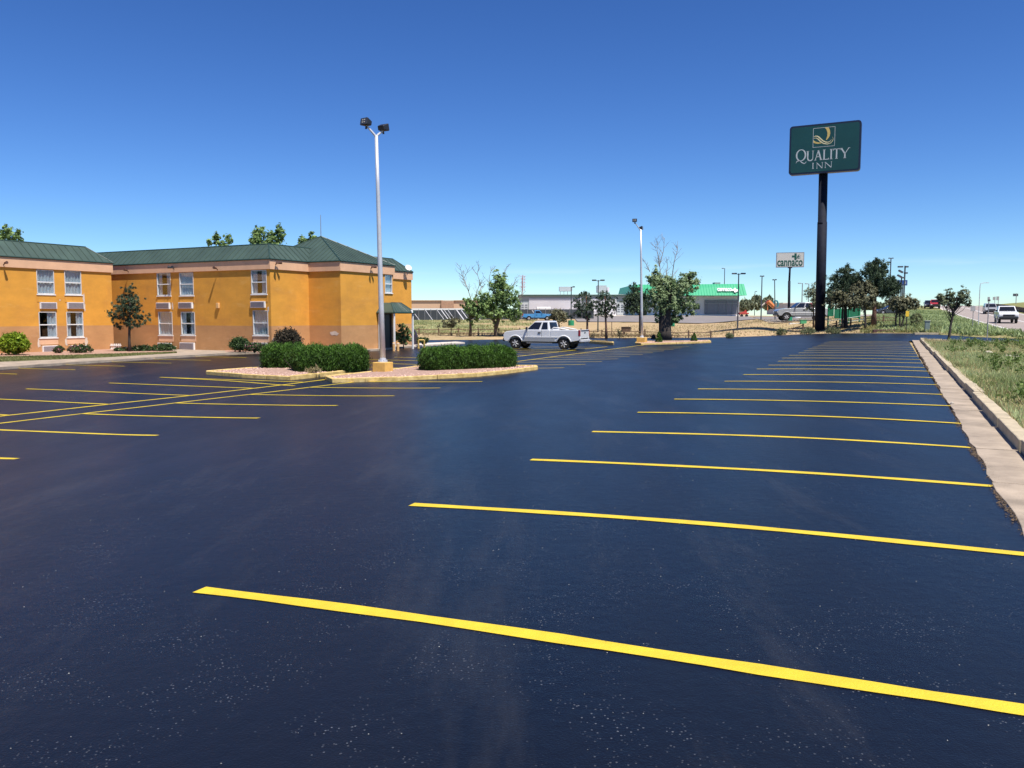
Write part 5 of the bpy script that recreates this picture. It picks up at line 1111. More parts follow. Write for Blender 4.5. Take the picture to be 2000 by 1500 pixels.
q2p([(.65, .93), (.73, .93), (.73, .52), (.69, .46), (.65, .52)]); q2p([(.56, .79), (.56, .66), (.65, .66), (.65, .79)]); q2p([(.73, .58), (.80, .70), (.83, .88), (.755, .75)]); q2p([(.73, .60), (.80, .66), (.88, .78), (.82, .74)]); q2p([(.73, .55), (.82, .64), (.88, .62), (.80, .57)])
mb.build('leaf_cross', M_dgl, sg2)
MB().tube([(0, 0, -.1), (0, 0, .9)], .42, 16).build('base', M_bgd, sg2)
# ---------------------------------------------------------------- vehicles
def copy_tree(o, parent=None):
    c = o.copy(); COL.objects.link(c)
    if parent: c.parent = parent
    for ch in list(o.children): copy_tree(ch, c)
    return c
def archpoly(xc, zc, r, n_=10, rev=False):
    p = [(xc+r*math.cos(math.pi*i/n_), zc+r*math.sin(math.pi*i/n_)) for i in range(n_+1)]; return p if not rev else p[::-1]
def side_prism(mb, prof, y0, y1):
    n_ = len(prof); mb.add([(x_, y0, z_) for x_, z_ in prof]+[(x_, y1, z_) for x_, z_ in prof], [tuple(range(n_)), tuple(range(n_, 2*n_))[::-1]] + [(i, (i+1) % n_, n_+(i+1) % n_, n_+i) for i in range(n_)])
def vehicle(kind, name, label, cat, loc, heading, paint, paint_lo=None, sc=1., wheelm=M_rim, group=None):
    """local: +x forward, +y left"""
    pr = dict(
      extpickup=dict(L=(2.84, -2.90), wx=(1.95, -1.70), wr=.405, ak=1.36, hw=.99, bot=.54, belt=1.36, roof=1.99, hood=[(2.86, .66), (2.87, 1.0), (2.80, 1.16), (2.6, 1.25), (1.9, 1.32), (1.2, 1.37)], cab=(1.16, .50, -.50, -.64), bed=True, wins=[(.05, .555), (.645, .93)], bedtop=1.35),
      regpickup=dict(L=(2.65, -2.55), wx=(1.72, -1.45), wr=.37, hw=.92, bot=.48, belt=1.18, roof=1.76, hood=[(2.68, .52), (2.68, 1.0), (2.58, 1.08), (.95, 1.18)], cab=(.92, .42, -.38, -.5), bed=True, wins=[(.06, .9)], bedtop=1.14),
      suv=dict(L=(2.4, -2.4), wx=(1.5, -1.4), wr=.37, hw=.93, bot=.38, belt=1.12, roof=1.78, hood=[(2.42, .45), (2.42, .82), (2.3, .98), (1.3, 1.1)], cab=(1.25, .55, -2.05, -2.33), bed=False, wins=[(.03, .3), (.34, .62), (.66, .93)]),
      sedan=dict(L=(2.3, -2.3), wx=(1.42, -1.35), wr=.33, hw=.88, bot=.25, belt=.93, roof=1.42, hood=[(2.3, .35), (2.3, .62), (2.15, .76), (1.15, .92)], cab=(1.05, .3, -1.0, -1.75), bed=False, wins=[(.08, .46), (.5, .86)]))[kind]
    root = empty(name, loc, label, cat, group, heading)
    if sc != 1.: root.scale = (sc,)*3
    hw, bot, belt, roof = pr['hw'], pr['bot'], pr['belt'], pr['roof']; xf, xr = pr['L']; wf, wrx = pr['wx']; wr = pr['wr']; ar = wr*pr.get('ak', 1.24); c0_, c1_, c2_, c3_ = pr['cab']
    rearx = c3_-.02 if pr['bed'] else xr
    fl = bot+.0
    fa = [(wf+math.sqrt(max(0, ar*ar-(bot-wr)**2))*1, bot)]
    def arch(xc):
        a0 = math.asin(max(-1, min(1, (bot-wr)/ar))); n_ = 12; return [(xc+ar*math.cos(a0+(math.pi-2*a0)*i/n_), wr+ar*math.sin(a0+(math.pi-2*a0)*i/n_)) for i in range(n_+1)]
    mb = MB()
    prof = [(rearx, bot)]
    if not pr['bed']: prof += arch(wrx)[::-1]
    prof += arch(wf)[::-1] + [(xf-.12, bot)] + pr['hood'] + [(c0_, belt), (rearx, belt)]
    if not pr['bed']: prof[-1] = (c3_, belt); prof += [(xr-.02, belt-.12 if kind == 'suv' else belt-.03), (xr, bot+.25)]
    for s_ in (-1, 1): side_prism(mb, prof, s_*hw, s_*(hw-.28)) if s_ > 0 else side_prism(mb, prof, s_*(hw-.28), s_*hw)
    prof2 = [(rearx, bot+.05), (wf-ar-.1, bot+.05), (wf-ar-.1, wr+ar-.05), (xf-.14, wr+ar-.05), (xf-.14, .9)] + pr['hood'][2:] + [(c0_, belt), (rearx, belt)]
    if pr['bed'] or True:
        prof2 = [(rearx+.005, wr+ar*.55), (xf-.05, wr+ar*.55)] + pr['hood'][1:] + [(c0_, belt), (c3_ if not pr['bed'] else rearx+.005, belt)] + ([] if pr['bed'] else [(xr+.002, belt-.12 if kind == 'suv' else belt-.03)])
    side_prism(mb, prof2, -(hw-.279), hw-.279)
    mb.build('body', paint, root, bevel=.035)
    if paint_lo:
        for s_ in (-1, 1): MB().box(((wf-ar+wrx+ar)/2+.02, s_*(hw+.006), bot+.13), (wf-wrx-2*ar-.16, .012, .24)).build('rocker_panel', paint_lo, root)
    if pr['bed']:
        bt2 = pr['bedtop']; pb_ = [(c3_-.045, bot)] + arch(wrx)[::-1][::-1] + [(xr+.1, bot+.1), (xr, bot+.25), (xr, bt2), (c3_-.045, bt2)]
        pb_ = [(c3_-.045, bot)] + [p for p in arch(wrx)] + [(xr+.1, bot+.1), (xr, bot+.2), (xr+.02, bt2), (c3_-.045, bt2)]
        o = None
        for s_ in (-1, 1):
            mb = MB(); side_prism(mb, pb_, min(s_*hw*.995, s_*(hw-.14)), max(s_*hw*.995, s_*(hw-.14))); mb.build('bed_side', paint, root, bevel=.03)
        MB().box(((c3_+xr)/2, 0, wr+ar*.75), (c3_-xr-.1, 2*hw-.3, .08)).build('bed_floor', M_gry, root)
        MB().box((xr+.035, 0, (bt2+bot)/2+.14), (.07, 2*hw-.285, bt2-bot-.22)).build('tailgate', paint, root, bevel=.02)
        MB().box((xr-.004, .0, bt2-.03), (.03, 2*hw-.34, .06)).build('tailgate_cap', M_blk, root)
        MB().box((xr-.01, 0, bt2-.17), (.03, .22, .07)).build('tailgate_handle', M_blk, root)
    # greenhouse
    ti = .14; wb, wt = hw-.03, hw-.03-ti
    bot4 = [(c0_, belt-.02), (c3_, belt-.02)]; mb = MB()
    G = [(c0_, -wb, belt-.02), (c0_, wb, belt-.02), (c3_, wb, belt-.02), (c3_, -wb, belt-.02), (c1_, -wt, roof-.03), (c1_, wt, roof-.03), (c2_, wt, roof-.03), (c2_, -wt, roof-.03)]
    crown_ = [(c1_-.15, -wt+.12, roof), (c1_-.15, wt-.12, roof), (c2_+.12, wt-.12, roof), (c2_+.12, -wt+.12, roof)]
    mb.add(G+crown_, [(0,1,5,4), (1,2,6,5), (2,3,7,6), (3,0,4,7), (4,5,9,8), (5,6,10,9), (6,7,11,10), (7,4,8,11), (8,9,10,11), (3,2,1,0)]); mb.build('cab', paint, root, bevel=.03)
    def onside(fx, fz, s_, o=.006):      # fx 0 front .. 1 rear along the side, fz 0 bottom .. 1 top
        xb, xt = c0_+(c3_-c0_)*fx, c1_+(c2_-c1_)*fx; z_ = belt+(roof-.03-belt)*fz; return Vector((xb+(xt-xb)*fz, s_*(wb+(wt-wb)*fz+o), z_))
    for s_ in (-1, 1):
        for i, (f0, f1) in enumerate(pr['wins']):
            q = [onside(f0+.035, .08, s_), onside(f1, .08, s_), onside(f1, .86, s_), onside(f0+.06, .86, s_)]
            if kind == 'extpickup': q = [onside(.055, .07, s_), onside(f1, .07, s_), onside(f1, .87, s_), onside(.06, .87, s_), onside(.045, .5, s_)] if i == 0 else [onside(f0, .07, s_), onside(f1, .07, s_), onside(f1, .87, s_), onside(f0, .87, s_)]
            MB().slab(q, (0, s_, .2), .006).build('side_window', M_cgl, root)
    def onfr(fy, fz, rear=False, o=.006):
        xb, xt = (c3_, c2_) if rear else (c0_, c1_); w_ = wb+(wt-wb)*fz; return Vector((xb+(xt-xb)*fz+(-o if rear else o), fy*w_, belt+(roof-.03-belt)*fz))
    MB().slab([onfr(-.88, .08), onfr(.88, .08), onfr(.86, .9), onfr(-.86, .9)], (1, 0, .5), .006).build('windshield', M_cgl, root)
    MB().slab([onfr(-.8, .12, True), onfr(.8, .12, True), onfr(.8, .88, True), onfr(-.8, .88, True)], (-1, 0, .2), .006).build('rear_window', M_cgl, root)
    # bumpers, lights, grille
    M_bmp = M_rim if kind == 'regpickup' else M_blk
    MB().box((xf-.02, 0, bot+.12), (.22, 2*hw-.04, .24)).build('bumper', M_bmp, root, bevel=.05)
    MB().box((xr+.0, 0, bot+.07), (.22, 2*hw-.16, .2)).build('bumper', M_rim if 'pickup' in kind else paint, root, bevel=.05)
    MB().box((pr['hood'][1][0]+.0, 0, (pr['hood'][1][1]+bot)/2+.14), (.05, 1.15, .24)).build('grille', M_blk, root)
    M_hl = mat('headlight_glass', (.75, .75, .72), .15); M_tl = mat('tail_light_glass', (.30, .02, .03), .2)
    for s_ in (-1, 1):
        MB().box((pr['hood'][1][0]-.02, s_*(hw-.2), pr['hood'][1][1]-.06), (.1, .32, .17)).build('headlight', M_hl, root, bevel=.02)
        MB().box((xr+.06, s_*(hw-.035), (belt+bot)/2+.2), (.15, .09, .42) if 'pickup' in kind else (.12, .1, .25)).build('tail_light', M_tl, root, bevel=.02)
        MB().box((c0_-.12, s_*(hw+.09), belt+.1), (.1, .2, .2)).build('mirror', M_blk, root, bevel=.03)
        for hx in ([c0_-1.05] if kind != 'suv' else [c0_-1.0, c0_-2.1]):
            MB().box((hx, s_*(hw+.018), belt-.2), (.2, .03, .08)).build('door_handle', M_blk, root)
        mb = MB()
        for hx in (c0_-.12, c0_-1.22) + ((c0_-2.16,) if kind in ('suv',) else ()): mb.box((hx, s_*(hw+.001), (belt+bot)/2), (.018, .006, belt-bot-.06))
        mb.build('door_seam', M_acd, root)
        if kind == 'extpickup':
            MB().box((.1, s_*(hw+.012), .86), (2.9, .02, .07)).build('trim_strip', M_wht, root)
            MB().box((.12, s_*(hw-.02), bot-.1), (1.9, .1, .05)).build('side_step', M_gry, root)
        for xc in (wf, wrx):
            mb = MB(); mb.tube([(x_, s_*(hw-.01), z_) for x_, z_ in arch(xc)], .05 if 'pickup' in kind else .03, 6); mb.build('fender_flare', paint, root, smooth=True)
    MB().box(((xf+xr)/2, 0, bot-.02), (xf-xr-.5, 2*hw-.62, .2)).build('underbody', M_acd, root)
    for xc in (wf, wrx):
        mb = MB(); mb.box((xc, 0, wr+.28), (2*ar*.98, 2*hw-.57, .5)); mb.build('wheel_well', M_acd, root)
        for s_ in (-1, 1):
            wh = bpy.data.objects.new('wheel', None); COL.objects.link(wh); wh.parent = root; wh.location = (xc, s_*(hw-.15), wr)
            mb = MB(); tw_ = .13; mb.tube([(0, -tw_*s_, 0), (0, -tw_*s_*.92, 0), (0, tw_*s_*.85, 0), (0, tw_*s_, 0), (0, tw_*s_*.99, 0)], [wr*.8, wr, wr, wr*.88, wr*.62], 28, cap=False); mb.build('tyre', M_tyre, wh, smooth=False)
            mb = MB(); mb.tube([(0, tw_*s_*.3, 0), (0, tw_*s_*.98, 0), (0, tw_*s_*.7, 0)], [wr*.62, wr*.64, wr*.57], 24, cap=False)
            for i in range(6): an = i*math.pi/3+.3; mb.tube([(math.cos(an)*.05, tw_*s_*.82, math.sin(an)*.05), (math.cos(an)*wr*.6, tw_*s_*.72, math.sin(an)*wr*.6)], .055, 5)
            mb.tube([(0, tw_*s_*.5, 0), (0, tw_*s_*.95, 0)], .085, 12); mb.build('rim', wheelm, wh)
            MB().tube([(0, -tw_*s_*.4, 0), (0, tw_*s_*.45, 0)], wr*.6, 20).build('brake_disc', mat('brake_metal', (.12, .12, .125), .5), wh)
    return root
P_white = carpaint('white_car_paint', (.74, .74, .74)); P_silver = carpaint('silver_car_paint', (.33, .34, .35)); P_blue = carpaint('blue_car_paint', (.055, .24, .50)); P_red = carpaint('red_car_paint', (.42, .035, .03)); P_blk = carpaint('black_car_paint', (.02, .02, .035)); P_dk = carpaint('dark_blue_car_paint', (.035, .04, .07))
px_, Y_ = 1066.5, 58.6; x_ = ray(px_, 617)[0]*Y_; z_ = float(g(uv(x_, Y_)[0]))
tr1 = vehicle('extpickup', 'pickup_truck', 'white extended cab pickup truck with black mirrors parked on the lot', 'pickup truck', (x_, Y_, z_+.0), math.pi-R(24), P_white, P_silver)
# roll bar in the bed
MB().tube([(-.72, -.8, 1.36), (-.9, -.8, 1.52), (-1.2, -.8, 1.5), (-2.0, -.8, 1.37)], .04, 8).build('bed_rail', M_wht, tr1, smooth=True); MB().tube([(-.72, .8, 1.36), (-.9, .8, 1.52), (-1.2, .8, 1.5), (-2.0, .8, 1.37)], .04, 8).build('bed_rail', M_wht, tr1, smooth=True)
p = onH(1048.5, 143); vehicle('regpickup', 'pickup_truck', 'old bright blue pickup truck parked before the dark screen fence', 'pickup truck', (p.x, p.y, p.z), R(4), P_blue)
p = onH(1566, 94); Zt = 1.7-4.5*PX(94)
# raised car park behind the mound on which the silver truck stands
npk = [onH(1480, 92), onH(1625, 92), onH(1660, 140), onH(1450, 150)]
truck3 = vehicle('extpickup', 'pickup_truck', 'silver grey pickup truck half hidden behind the tall sign pole', 'pickup truck', (ray(1567, 617)[0]*101, 101, onH(1567, 101).z+.05), math.pi-R(3), P_silver, sc=1.12)
def road_car(kind, px, Y_, label, paint, name, cat):
    a, _ = ray(px, 617); x_ = a*Y_; u_, v2 = uv(x_, Y_); z_ = float(hr(v2))+.035; d1 = np.array(xy(u_, v2+1))-np.array(xy(u_, v2)); h_ = math.atan2(-d1[1], -d1[0]); r_ = vehicle(kind, name, label, cat, (x_, Y_, z_), h_, paint); sl = math.atan((hr(v2+4)-hr(v2-4))/8); r_.rotation_euler = (0, sl, h_); return r_
road_car('extpickup', 1964.5, 98, 'white pickup truck coming down the highway at the right edge', P_white, 'pickup_truck', 'pickup truck')
road_car('suv', 1933, 143, 'grey sport utility car further up the highway', P_silver, 'car', 'car')
road_car('extpickup', 1825, 182, 'red pickup truck high on the highway left of the verge tree', P_red, 'pickup_truck', 'pickup truck')
road_car('suv', 1813, 186, 'dark vehicle beside the red pickup on the highway', P_dk, 'car', 'car')
p = onH(1738, 150); vehicle('sedan', 'car', 'black low car parked beyond the pine trunk', 'car', (p.x, p.y, p.z+.1), math.pi-R(4), P_blk, sc=1.1)
# ---------------------------------------------------------------- neighbouring property
def quad(name, pl, m, dz=.02, kind='structure', sub=10):
    """sheet draped on the ground between photo-derived corners at given distances: pl=(px,Y) x4"""
    V = []; F = []
    for i in range(sub+1):
        for j in range(sub+1):
            s_, t_ = i/sub, j/sub; a = [ray(q[0], 617)[0]*q[1] for q in pl]; xs_ = (a[0]*(1-s_)+a[1]*s_)*(1-t_)+(a[3]*(1-s_)+a[2]*s_)*t_; ys_ = (pl[0][1]*(1-s_)+pl[1][1]*s_)*(1-t_)+(pl[3][1]*(1-s_)+pl[2][1]*s_)*t_
            V.append((xs_, ys_, Hf(xs_, ys_)+dz))
    for i in range(sub):
        for j in range(sub): a = i*(sub+1)+j; F.append((a, a+1, a+sub+2, a+sub+1))
    mb = MB(); mb.v = V; mb.f = F; o = mb.build(name, m, fix=False)
    if o.data.polygons[0].normal.z < 0: o.data.flip_normals()
    if kind: o['kind'] = kind
    return o
quad('neighbour_car_park', [(1128, 132), (1480, 128), (1462, 171), (1118, 171)], M_npark, .12, sub=24)
quad('forecourt', [(1118, 171), (1530, 171), (1520, 178), (1118, 178)], M_slab, .14, sub=24)
quad('side_car_park', [(1500, 99.5), (1625, 98.5), (1600, 170), (1470, 165)], M_npark, .05, sub=24)
quad('far_street', [(1655, 130), (1790, 130), (1770, 172), (1655, 172)], M_road, .08, sub=14)
wl_ = MB(); a = onH(1541, 98); c = onH(1616, 97.5); wl_.box(((a.x+c.x)/2, (a.y+c.y)/2, a.z-.05), ((c-a).length, .35, .34)); o = wl_.build('low_wall', M_wht); tag(o, 'low white wall in front of the silver pickup left of the sign pole', 'low wall')
# shed and green roofed shop
YB = 176.0; kb = PX(YB); zg = 1.7+2.2*kb
def bx(px0, px1, y0, y1, Y0=YB, dep=.3, mb=None, prow=None):
    mb = mb or MB(); a = at(px0, y1, Y0); c = at(px1, y0, Y0); mb.box(((a.x+c.x)/2, Y0+dep/2, (a.z+c.z)/2), (c.x-a.x, dep, c.z-a.z)); return mb
shop = empty('shop_building', (at(1200, 615, YB).x, YB, zg), 'long pale metal building with a bright green sloping roof edge reading cannaco', 'shop building'); so = Vector(shop.location)
def sp_(mb, name, m, parent=None, **kw): mb.v = [(a-so.x, b_-so.y, c-so.z) for a, b_, c in mb.v]; return mb.build(name, m, parent or shop, **kw)
sp_(bx(1016, 1262, 578, 618, YB, 24), 'wall', M_mtg)
sp_(bx(1262, 1444, 577, 618, YB-1.5, 26), 'wall', M_mtl)
mb = MB()
for i, px in enumerate(np.arange(1034, 1132, 1.95)): bx(px, px+1.25, 583, 615, YB-.12, .12, mb)
sp_(mb, 'siding_rib', M_mtl)['kind'] = 'stuff'
sp_(bx(1033, 1132, 583, 616, YB-.06, .06), 'siding_panel', mat('white_siding', (.72, .70, .72), .6, var=.05, scale=.3))
for a, c in ((1017, 1031), (1205, 1218), (1219, 1236), (1237, 1254)):
    o = sp_(bx(a, c, 591, 615, YB-.25, .18), 'roller_door', mat('door_panel', (.50, .52, .52), .6, var=.04)); mb = MB()
    for r_ in range(4):
        for q in range(2): bx(a+1.5+q*(c-a)/2, a+(q+1)*(c-a)/2-1, 595+r_*4.2, 596.8+r_*4.2, YB-.29, .04, mb)
    sp_(mb, 'door_window', M_shd, o)
sp_(bx(1150, 1165, 583, 616, YB-.2, .2), 'siding_panel', MATS['white_siding']); sp_(bx(1166, 1204, 583, 616, YB-.2, .2), 'siding_panel', MATS['white_siding']); sp_(bx(1142, 1158, 604, 615, YB-.25, .06), 'window', M_shd)
sp_(bx(1012, 1264, 575.2, 577.2, YB-.5, 25), 'eave_trim', mat('green_grey_trim', (.09, .16, .13), .5))
mb = MB(); a, c = at(1014, 575.5, YB-.4), at(1264, 575.5, YB-.4); d_ = at(1264, 572, YB-.4).z-a.z
mb.add([a, c, (c.x, YB+12, c.z+d_), (a.x, YB+12, a.z+d_), (a.x, YB+24, a.z), (c.x, YB+24, c.z)], [(0, 1, 2, 3), (3, 2, 5, 4), (0, 3, 4), (1, 5, 2)]); sp_(mb, 'roof', M_mtl, fix=False)
mb = MB(); bx(1133, 1136, 582, 615, YB-.3, .15, mb); sp_(mb, 'ladder', M_rim)
mb = MB()
for s0, s1 in (((1093, 560), (1118, 571)),): bx(s0[0], s1[0], s0[1], 568.5, YB+4, 3, mb)
hv = sp_(mb, 'roof_unit', mat('unit_metal', (.42, .46, .45), .5)); mb = MB(); [bx(px, px+1, 568.4, 577, YB+4, .3, mb) for px in (1094, 1101, 1108, 1115)]; sp_(mb, 'unit_leg', M_gry, hv)
sp_(bx(1167, 1185, 557.5, 571, YB+4, 3), 'roof_unit', mat('unit_metal', (.42, .46, .45))); sp_(bx(1186, 1190, 561, 570, YB+4, 2), 'roof_unit', M_mtl); sp_(bx(1396, 1407, 551.5, 556, YB+3, 2), 'roof_unit', M_mtg)
# green slanted roof edge
a0_, a1_, b0_, b1_ = at(1238, 577, YB-5), at(1459, 577, YB-5), at(1238, 556, YB-2.4), at(1453, 554.5, YB-2.4)
mb = MB(); bk = [Vector((a1_.x-3, YB+22, a1_.z)), Vector((a0_.x, YB+22, a0_.z))]; tb = [Vector((b1_.x-4, YB+20, b1_.z)), Vector((b0_.x, YB+20, b0_.z))]
mb.add([a0_, a1_, b1_, b0_, bk[0], bk[1], tb[0], tb[1]], [(0, 1, 2, 3), (1, 4, 6, 2), (4, 5, 7, 6), (5, 0, 3, 7), (3, 2, 6, 7), (0, 5, 4, 1)]); sp_(mb, 'roof', M_bgr, fix=True)
mb = MB()
for i in range(1, 40): s_ = i/40; mb.tube([a0_.lerp(a1_, s_)+Vector((0, -.03, 0)), b0_.lerp(b1_, s_)+Vector((0, -.03, 0))], .035, 4)
sp_(mb, 'roof_seam', M_bgr)['kind'] = 'stuff'
mb = MB()
for i in range(0, 44): px = 1352+i*2.05; bx(px, px+.5, 579, 585 if px > 1374 else 612, YB-1.6, .1, mb)
sp_(mb, 'siding_rib', M_mtl)['kind'] = 'stuff'
gl_ = sp_(bx(1376, 1440, 586, 613.5, YB-1.75, .24), 'shaded_shopfront', M_shd); mb = MB(); [bx(px, px+.7, 586, 613.5, YB-1.85, .1, mb) for px in (1376, 1381, 1403, 1418, 1430)]; bx(1376, 1440, 592, 592.7, YB-1.85, .1, mb); sp_(mb, 'frame', M_mtg, gl_)  # shadow in the wide opening is put into the slab's grey colour
sp_(bx(1354, 1367, 594, 604, YB-1.7, .2), 'window', M_shd)
dv = (b0_-a0_).normalized(); exs = Vector((1, 0, 0)); nn = exs.cross(dv).normalized(); nn = nn if nn.y < 0 else -nn
rot = Matrix(((exs.x, dv.x, nn.x, 0), (exs.y, dv.y, nn.y, 0), (exs.z, dv.z, nn.z, 0), (0, 0, 0, 1)))
s_ = (1415.5-1238)/(1459-1238); lp_ = a0_.lerp(a1_, s_)+dv*.95+nn*.32; text_mesh('cannaco', 'lettering', mat('white_letter', (.85, .85, .85), .5), 1.15, shop, Matrix.Translation(lp_-so) @ rot, .10, .012, fit=(3.0, .95))
s_ = (1436-1238)/(1459-1238); cp = a0_.lerp(a1_, s_)+dv*1.2+nn*.3
mb = MB(); 
for w_, h_ in ((.42, 1.3), (1.3, .42)): mb.slab([cp+exs*a+dv*b_ for a, b_ in ((-w_/2, -h_/2), (w_/2, -h_/2), (w_/2, h_/2), (-w_/2, h_/2))], nn, .14 if w_ < 1 else .13)
mb.slab([cp+exs*.1-dv*.1, cp+exs*.45-dv*.45, cp+exs*.65+dv*.1], nn, .12); sp_(mb, 'cross', MATS['white_letter'])
# tan building far left and dark screened fence
YT = 205.; to = Vector((at(860, 605, YT).x, YT, onH(860, YT).z)); tanb = empty('flat_roofed_building', to, 'long low tan building with a brown centre section behind the dark screen fence', 'building')
def tb_(mb, name, m, parent=None): mb.v = [(a-to.x, b_-to.y, c-to.z) for a, b_, c in mb.v]; return mb.build(name, m, parent or tanb)
tb_(bx(740, 861.5, 586.5, 625, YT, 15), 'wall', M_tan); tb_(bx(862, 886, 587.5, 625, YT-.5, 15), 'wall', M_tanb); tb_(bx(886.5, 960, 587, 625, YT, 15), 'wall', M_tan); tb_(bx(740, 960, 586, 587, YT-.3, .6), 'roof', mat('pale_coping', (.7, .55, .42), .8))
st_ = Vector((at(880, 603, 178).x, 178, onH(880, 178).z)); stb = empty('storage_shed', st_, 'long white storage shed roof just above the dark screen fence', 'shed')
def sb_(mb, name, m): mb.v = [(a-st_.x, b_-st_.y, c-st_.z) for a, b_, c in mb.v]; return mb.build(name, m, stb)
sb_(bx(800, 960, 602.3, 606.5, 178, 8), 'roof', M_wht); sb_(bx(803, 957, 606.5, 626, 178.5, 7), 'wall', M_mtl)
fs = empty('screen_fence', onH(950, 150), 'long dark fabric-screened fence with pale slanting braces behind the dry field', 'fence'); fo = Vector(fs.location)
px = 806.; i = 0
while px < 1150:
    p0, p1 = onH(px, 150), onH(px+11.5, 150); hh = 19.5*PX(150)
    mb = MB(); mb.add([p0-fo, p1-fo, p1-fo+Vector((0, 0, hh)), p0-fo+Vector((0, 0, hh))], [(0, 1, 2, 3)]); o = mb.build('screen_panel', M_scr, fs, fix=False); o.modifiers.new('s', 'SOLIDIFY').thickness = .03
    MB().tube([p0-fo+Vector((0, -.03, -.1)), p0-fo+Vector((0, -.03, hh+.15))], .05, 6).build('post', M_gry, fs)
    px += 11.8; i += 1
for px, wd in ((806, .04), (832, .04), (855, .04), (863, .07), (869, .04), (876, .04), (893, .09), (902, .06), (925, .04), (983, .03), (1040, .04)):
    a = at(px-1, 606, 149.3)-fo; c = at(px+13, 625, 148.0)-fo; MB().tube([a, c], wd, 6).build('brace', M_mtl, fs)
# white van-like roof behind fence near blue truck
o = bx(1048, 1076, 599.5, 606, 158, 3).build('camper_shell', M_wht, bevel=.1); tag(o, 'white camper roof showing above the dark fence behind the blue pickup', 'camper')
# radio mast
mp_ = Vector((at(1021, 600, 230).x, 230, onH(1021, 230).z)); mst = empty('radio_mast', mp_, 'slim reddish radio mast rising above the metal shed', 'radio mast')
tpz = at(1021, 537, 230).z-mp_.z; mb = MB(); mb.tube([(0, 0, 0), (0, 0, tpz)], .12, 6)
mb.build('pole', mat('mast_paint', (.42, .32, .34), .6), mst); mb = MB()
for i in range(16): z_ = tpz*(.62+.35*i/16); an = i*2.1; mb.box((math.cos(an)*.42, math.sin(an)*.4, z_), (.18, .16, .5))
for z_ in (.7, .8, .9, .97): mb.tube([(-.9, 0, tpz*z_), (.9, 0, tpz*z_)], .07, 5)
mb.build('antenna', mat('mast_red', (.45, .25, .27), .6), mst)
# ---------------------------------------------------------------- poles of the neighbourhood
def dbl_lamp(px, pb, pt, Y_, label, base=None, heads=((-1, 1)), hw=1.15, m=M_gry, r=.09, group='slim street lamps around the neighbouring property'):
    p = onH(px, Y_); root = empty('street_lamp', p, label, 'street lamp', group); tz = at(px, pt, Y_).z-p.z
    MB().tube([(0, 0, -.1), (0, 0, tz)], [r, r*.7], 8).build('pole', m, root)
    for s_ in heads:
        MB().tube([(0, 0, tz-.12), (s_*hw*.35, 0, tz-.05)], .04, 5).build('arm', m, root)
        MB().box((s_*hw*.66, 0, tz-.02), (hw*.65, .4, .16)).build('lamp_head', m, root, bevel=.03)
    if base: MB().tube([(0, 0, -.1), (0, 0, base), (0, 0, base+.02)], [.42, .42, .36], 14).build('base', M_bgd, root)
    return root
M_dgp = mat('dark_green_pole', (.035, .055, .055), .5); M_pol = mat('dark_pole', (.06, .065, .08), .5)
dbl_lamp(1168, 642, 547, 98, 'double-headed dark street lamp between the two open pines', m=M_dgp, r=.08, hw=.75)
dbl_lamp(1115.5, 630, 560, 116, 'single dark lamp on a green drum base near the metal shed', base=.75, heads=(1,), m=M_dgp, r=.09, hw=.5)
dbl_lamp(1441, 633, 534, 96, 'double-headed dark street lamp in front of the green-roofed shop', m=M_pol, r=.09, hw=.78)
dbl_lamp(1486.5, 622, 539, 120, 'plain dark pole with a tiny head left of the white sign', heads=(-1, 1), m=M_pol, r=.10, hw=.28)
o = dbl_lamp(1514, 618, 546, 122, 'slightly leaning thin dark pole next to the white sign', heads=(-1, 1), m=M_pol, r=.09, hw=.28); o.rotation_euler = (0, R(-2.2), 0)
dbl_lamp(1413.5, 560, 524, 200, 'thin lamp rising behind the green shop roof', heads=(-1,), m=M_pol, r=.12, hw=.7)
dbl_lamp(1473.5, 600, 569, 215, 'small thin far lamp above the dark bushes', heads=(1,), m=M_pol, r=.1, hw=.5)
dbl_lamp(1565.5, 606, 553, 170, 'thin grey lamp with a left arm behind the silver pickup', heads=(-1,), m=M_gry, r=.13, hw=.9)
dbl_lamp(1578, 606, 554, 172, 'thin grey lamp partly behind the slender tree by the sign', heads=(-1,), m=M_gry, r=.11, hw=.8)
dbl_lamp(1736, 612, 504, 150, 'tall plain dark pole rising behind the tallest pine', heads=(-1, 1), m=M_pol, r=.14, hw=.42)
# stacked floodlight pole
p = onH(1764, 150); root = empty('floodlight_pole', p, 'dark pole with stacked floodlights left of the highway', 'floodlight pole'); tz = at(1764, 519, 150).z-p.z; kk = PX(150)
MB().tube([(0, 0, 0), (0, 0, tz)], .13, 8).build('pole', M_pol, root); MB().tube([(-4*kk, .4, 0), (-4*kk, .4, tz-22*kk)], .12, 8).build('pole', M_pol, root)
for dx, dz, an in ((-9, -2, 0), (3, -2, 0), (-8, -11, -28), (2, -14, 0), (-10, -20, -28), (-3, -23, 0)):
    M_ = Matrix.Rotation(R(-an), 3, 'Y'); MB().box((dx*kk, 0, tz+dz*kk), (.8 if abs(dx) > 4 else .5, .5, .26), M=M_).build('floodlight', M_pol, root)
p = onH(1761, 165); root = empty('billboard_sign', p, 'blue rectangular sign on a pole behind the stacked floodlights', 'sign'); kk = PX(165)
MB().tube([(0, 0, 0), (0, 0, at(1761, 555, 165).z-p.z)], .12, 8).build('pole', M_pol, root); o = bx(1750, 1772.5, 547, 557.5, 165, .3); o.v = [(a-p.x, b_-p.y, c-p.z) for a, b_, c in o.v]; o.build('sign_face', M_blue, root)
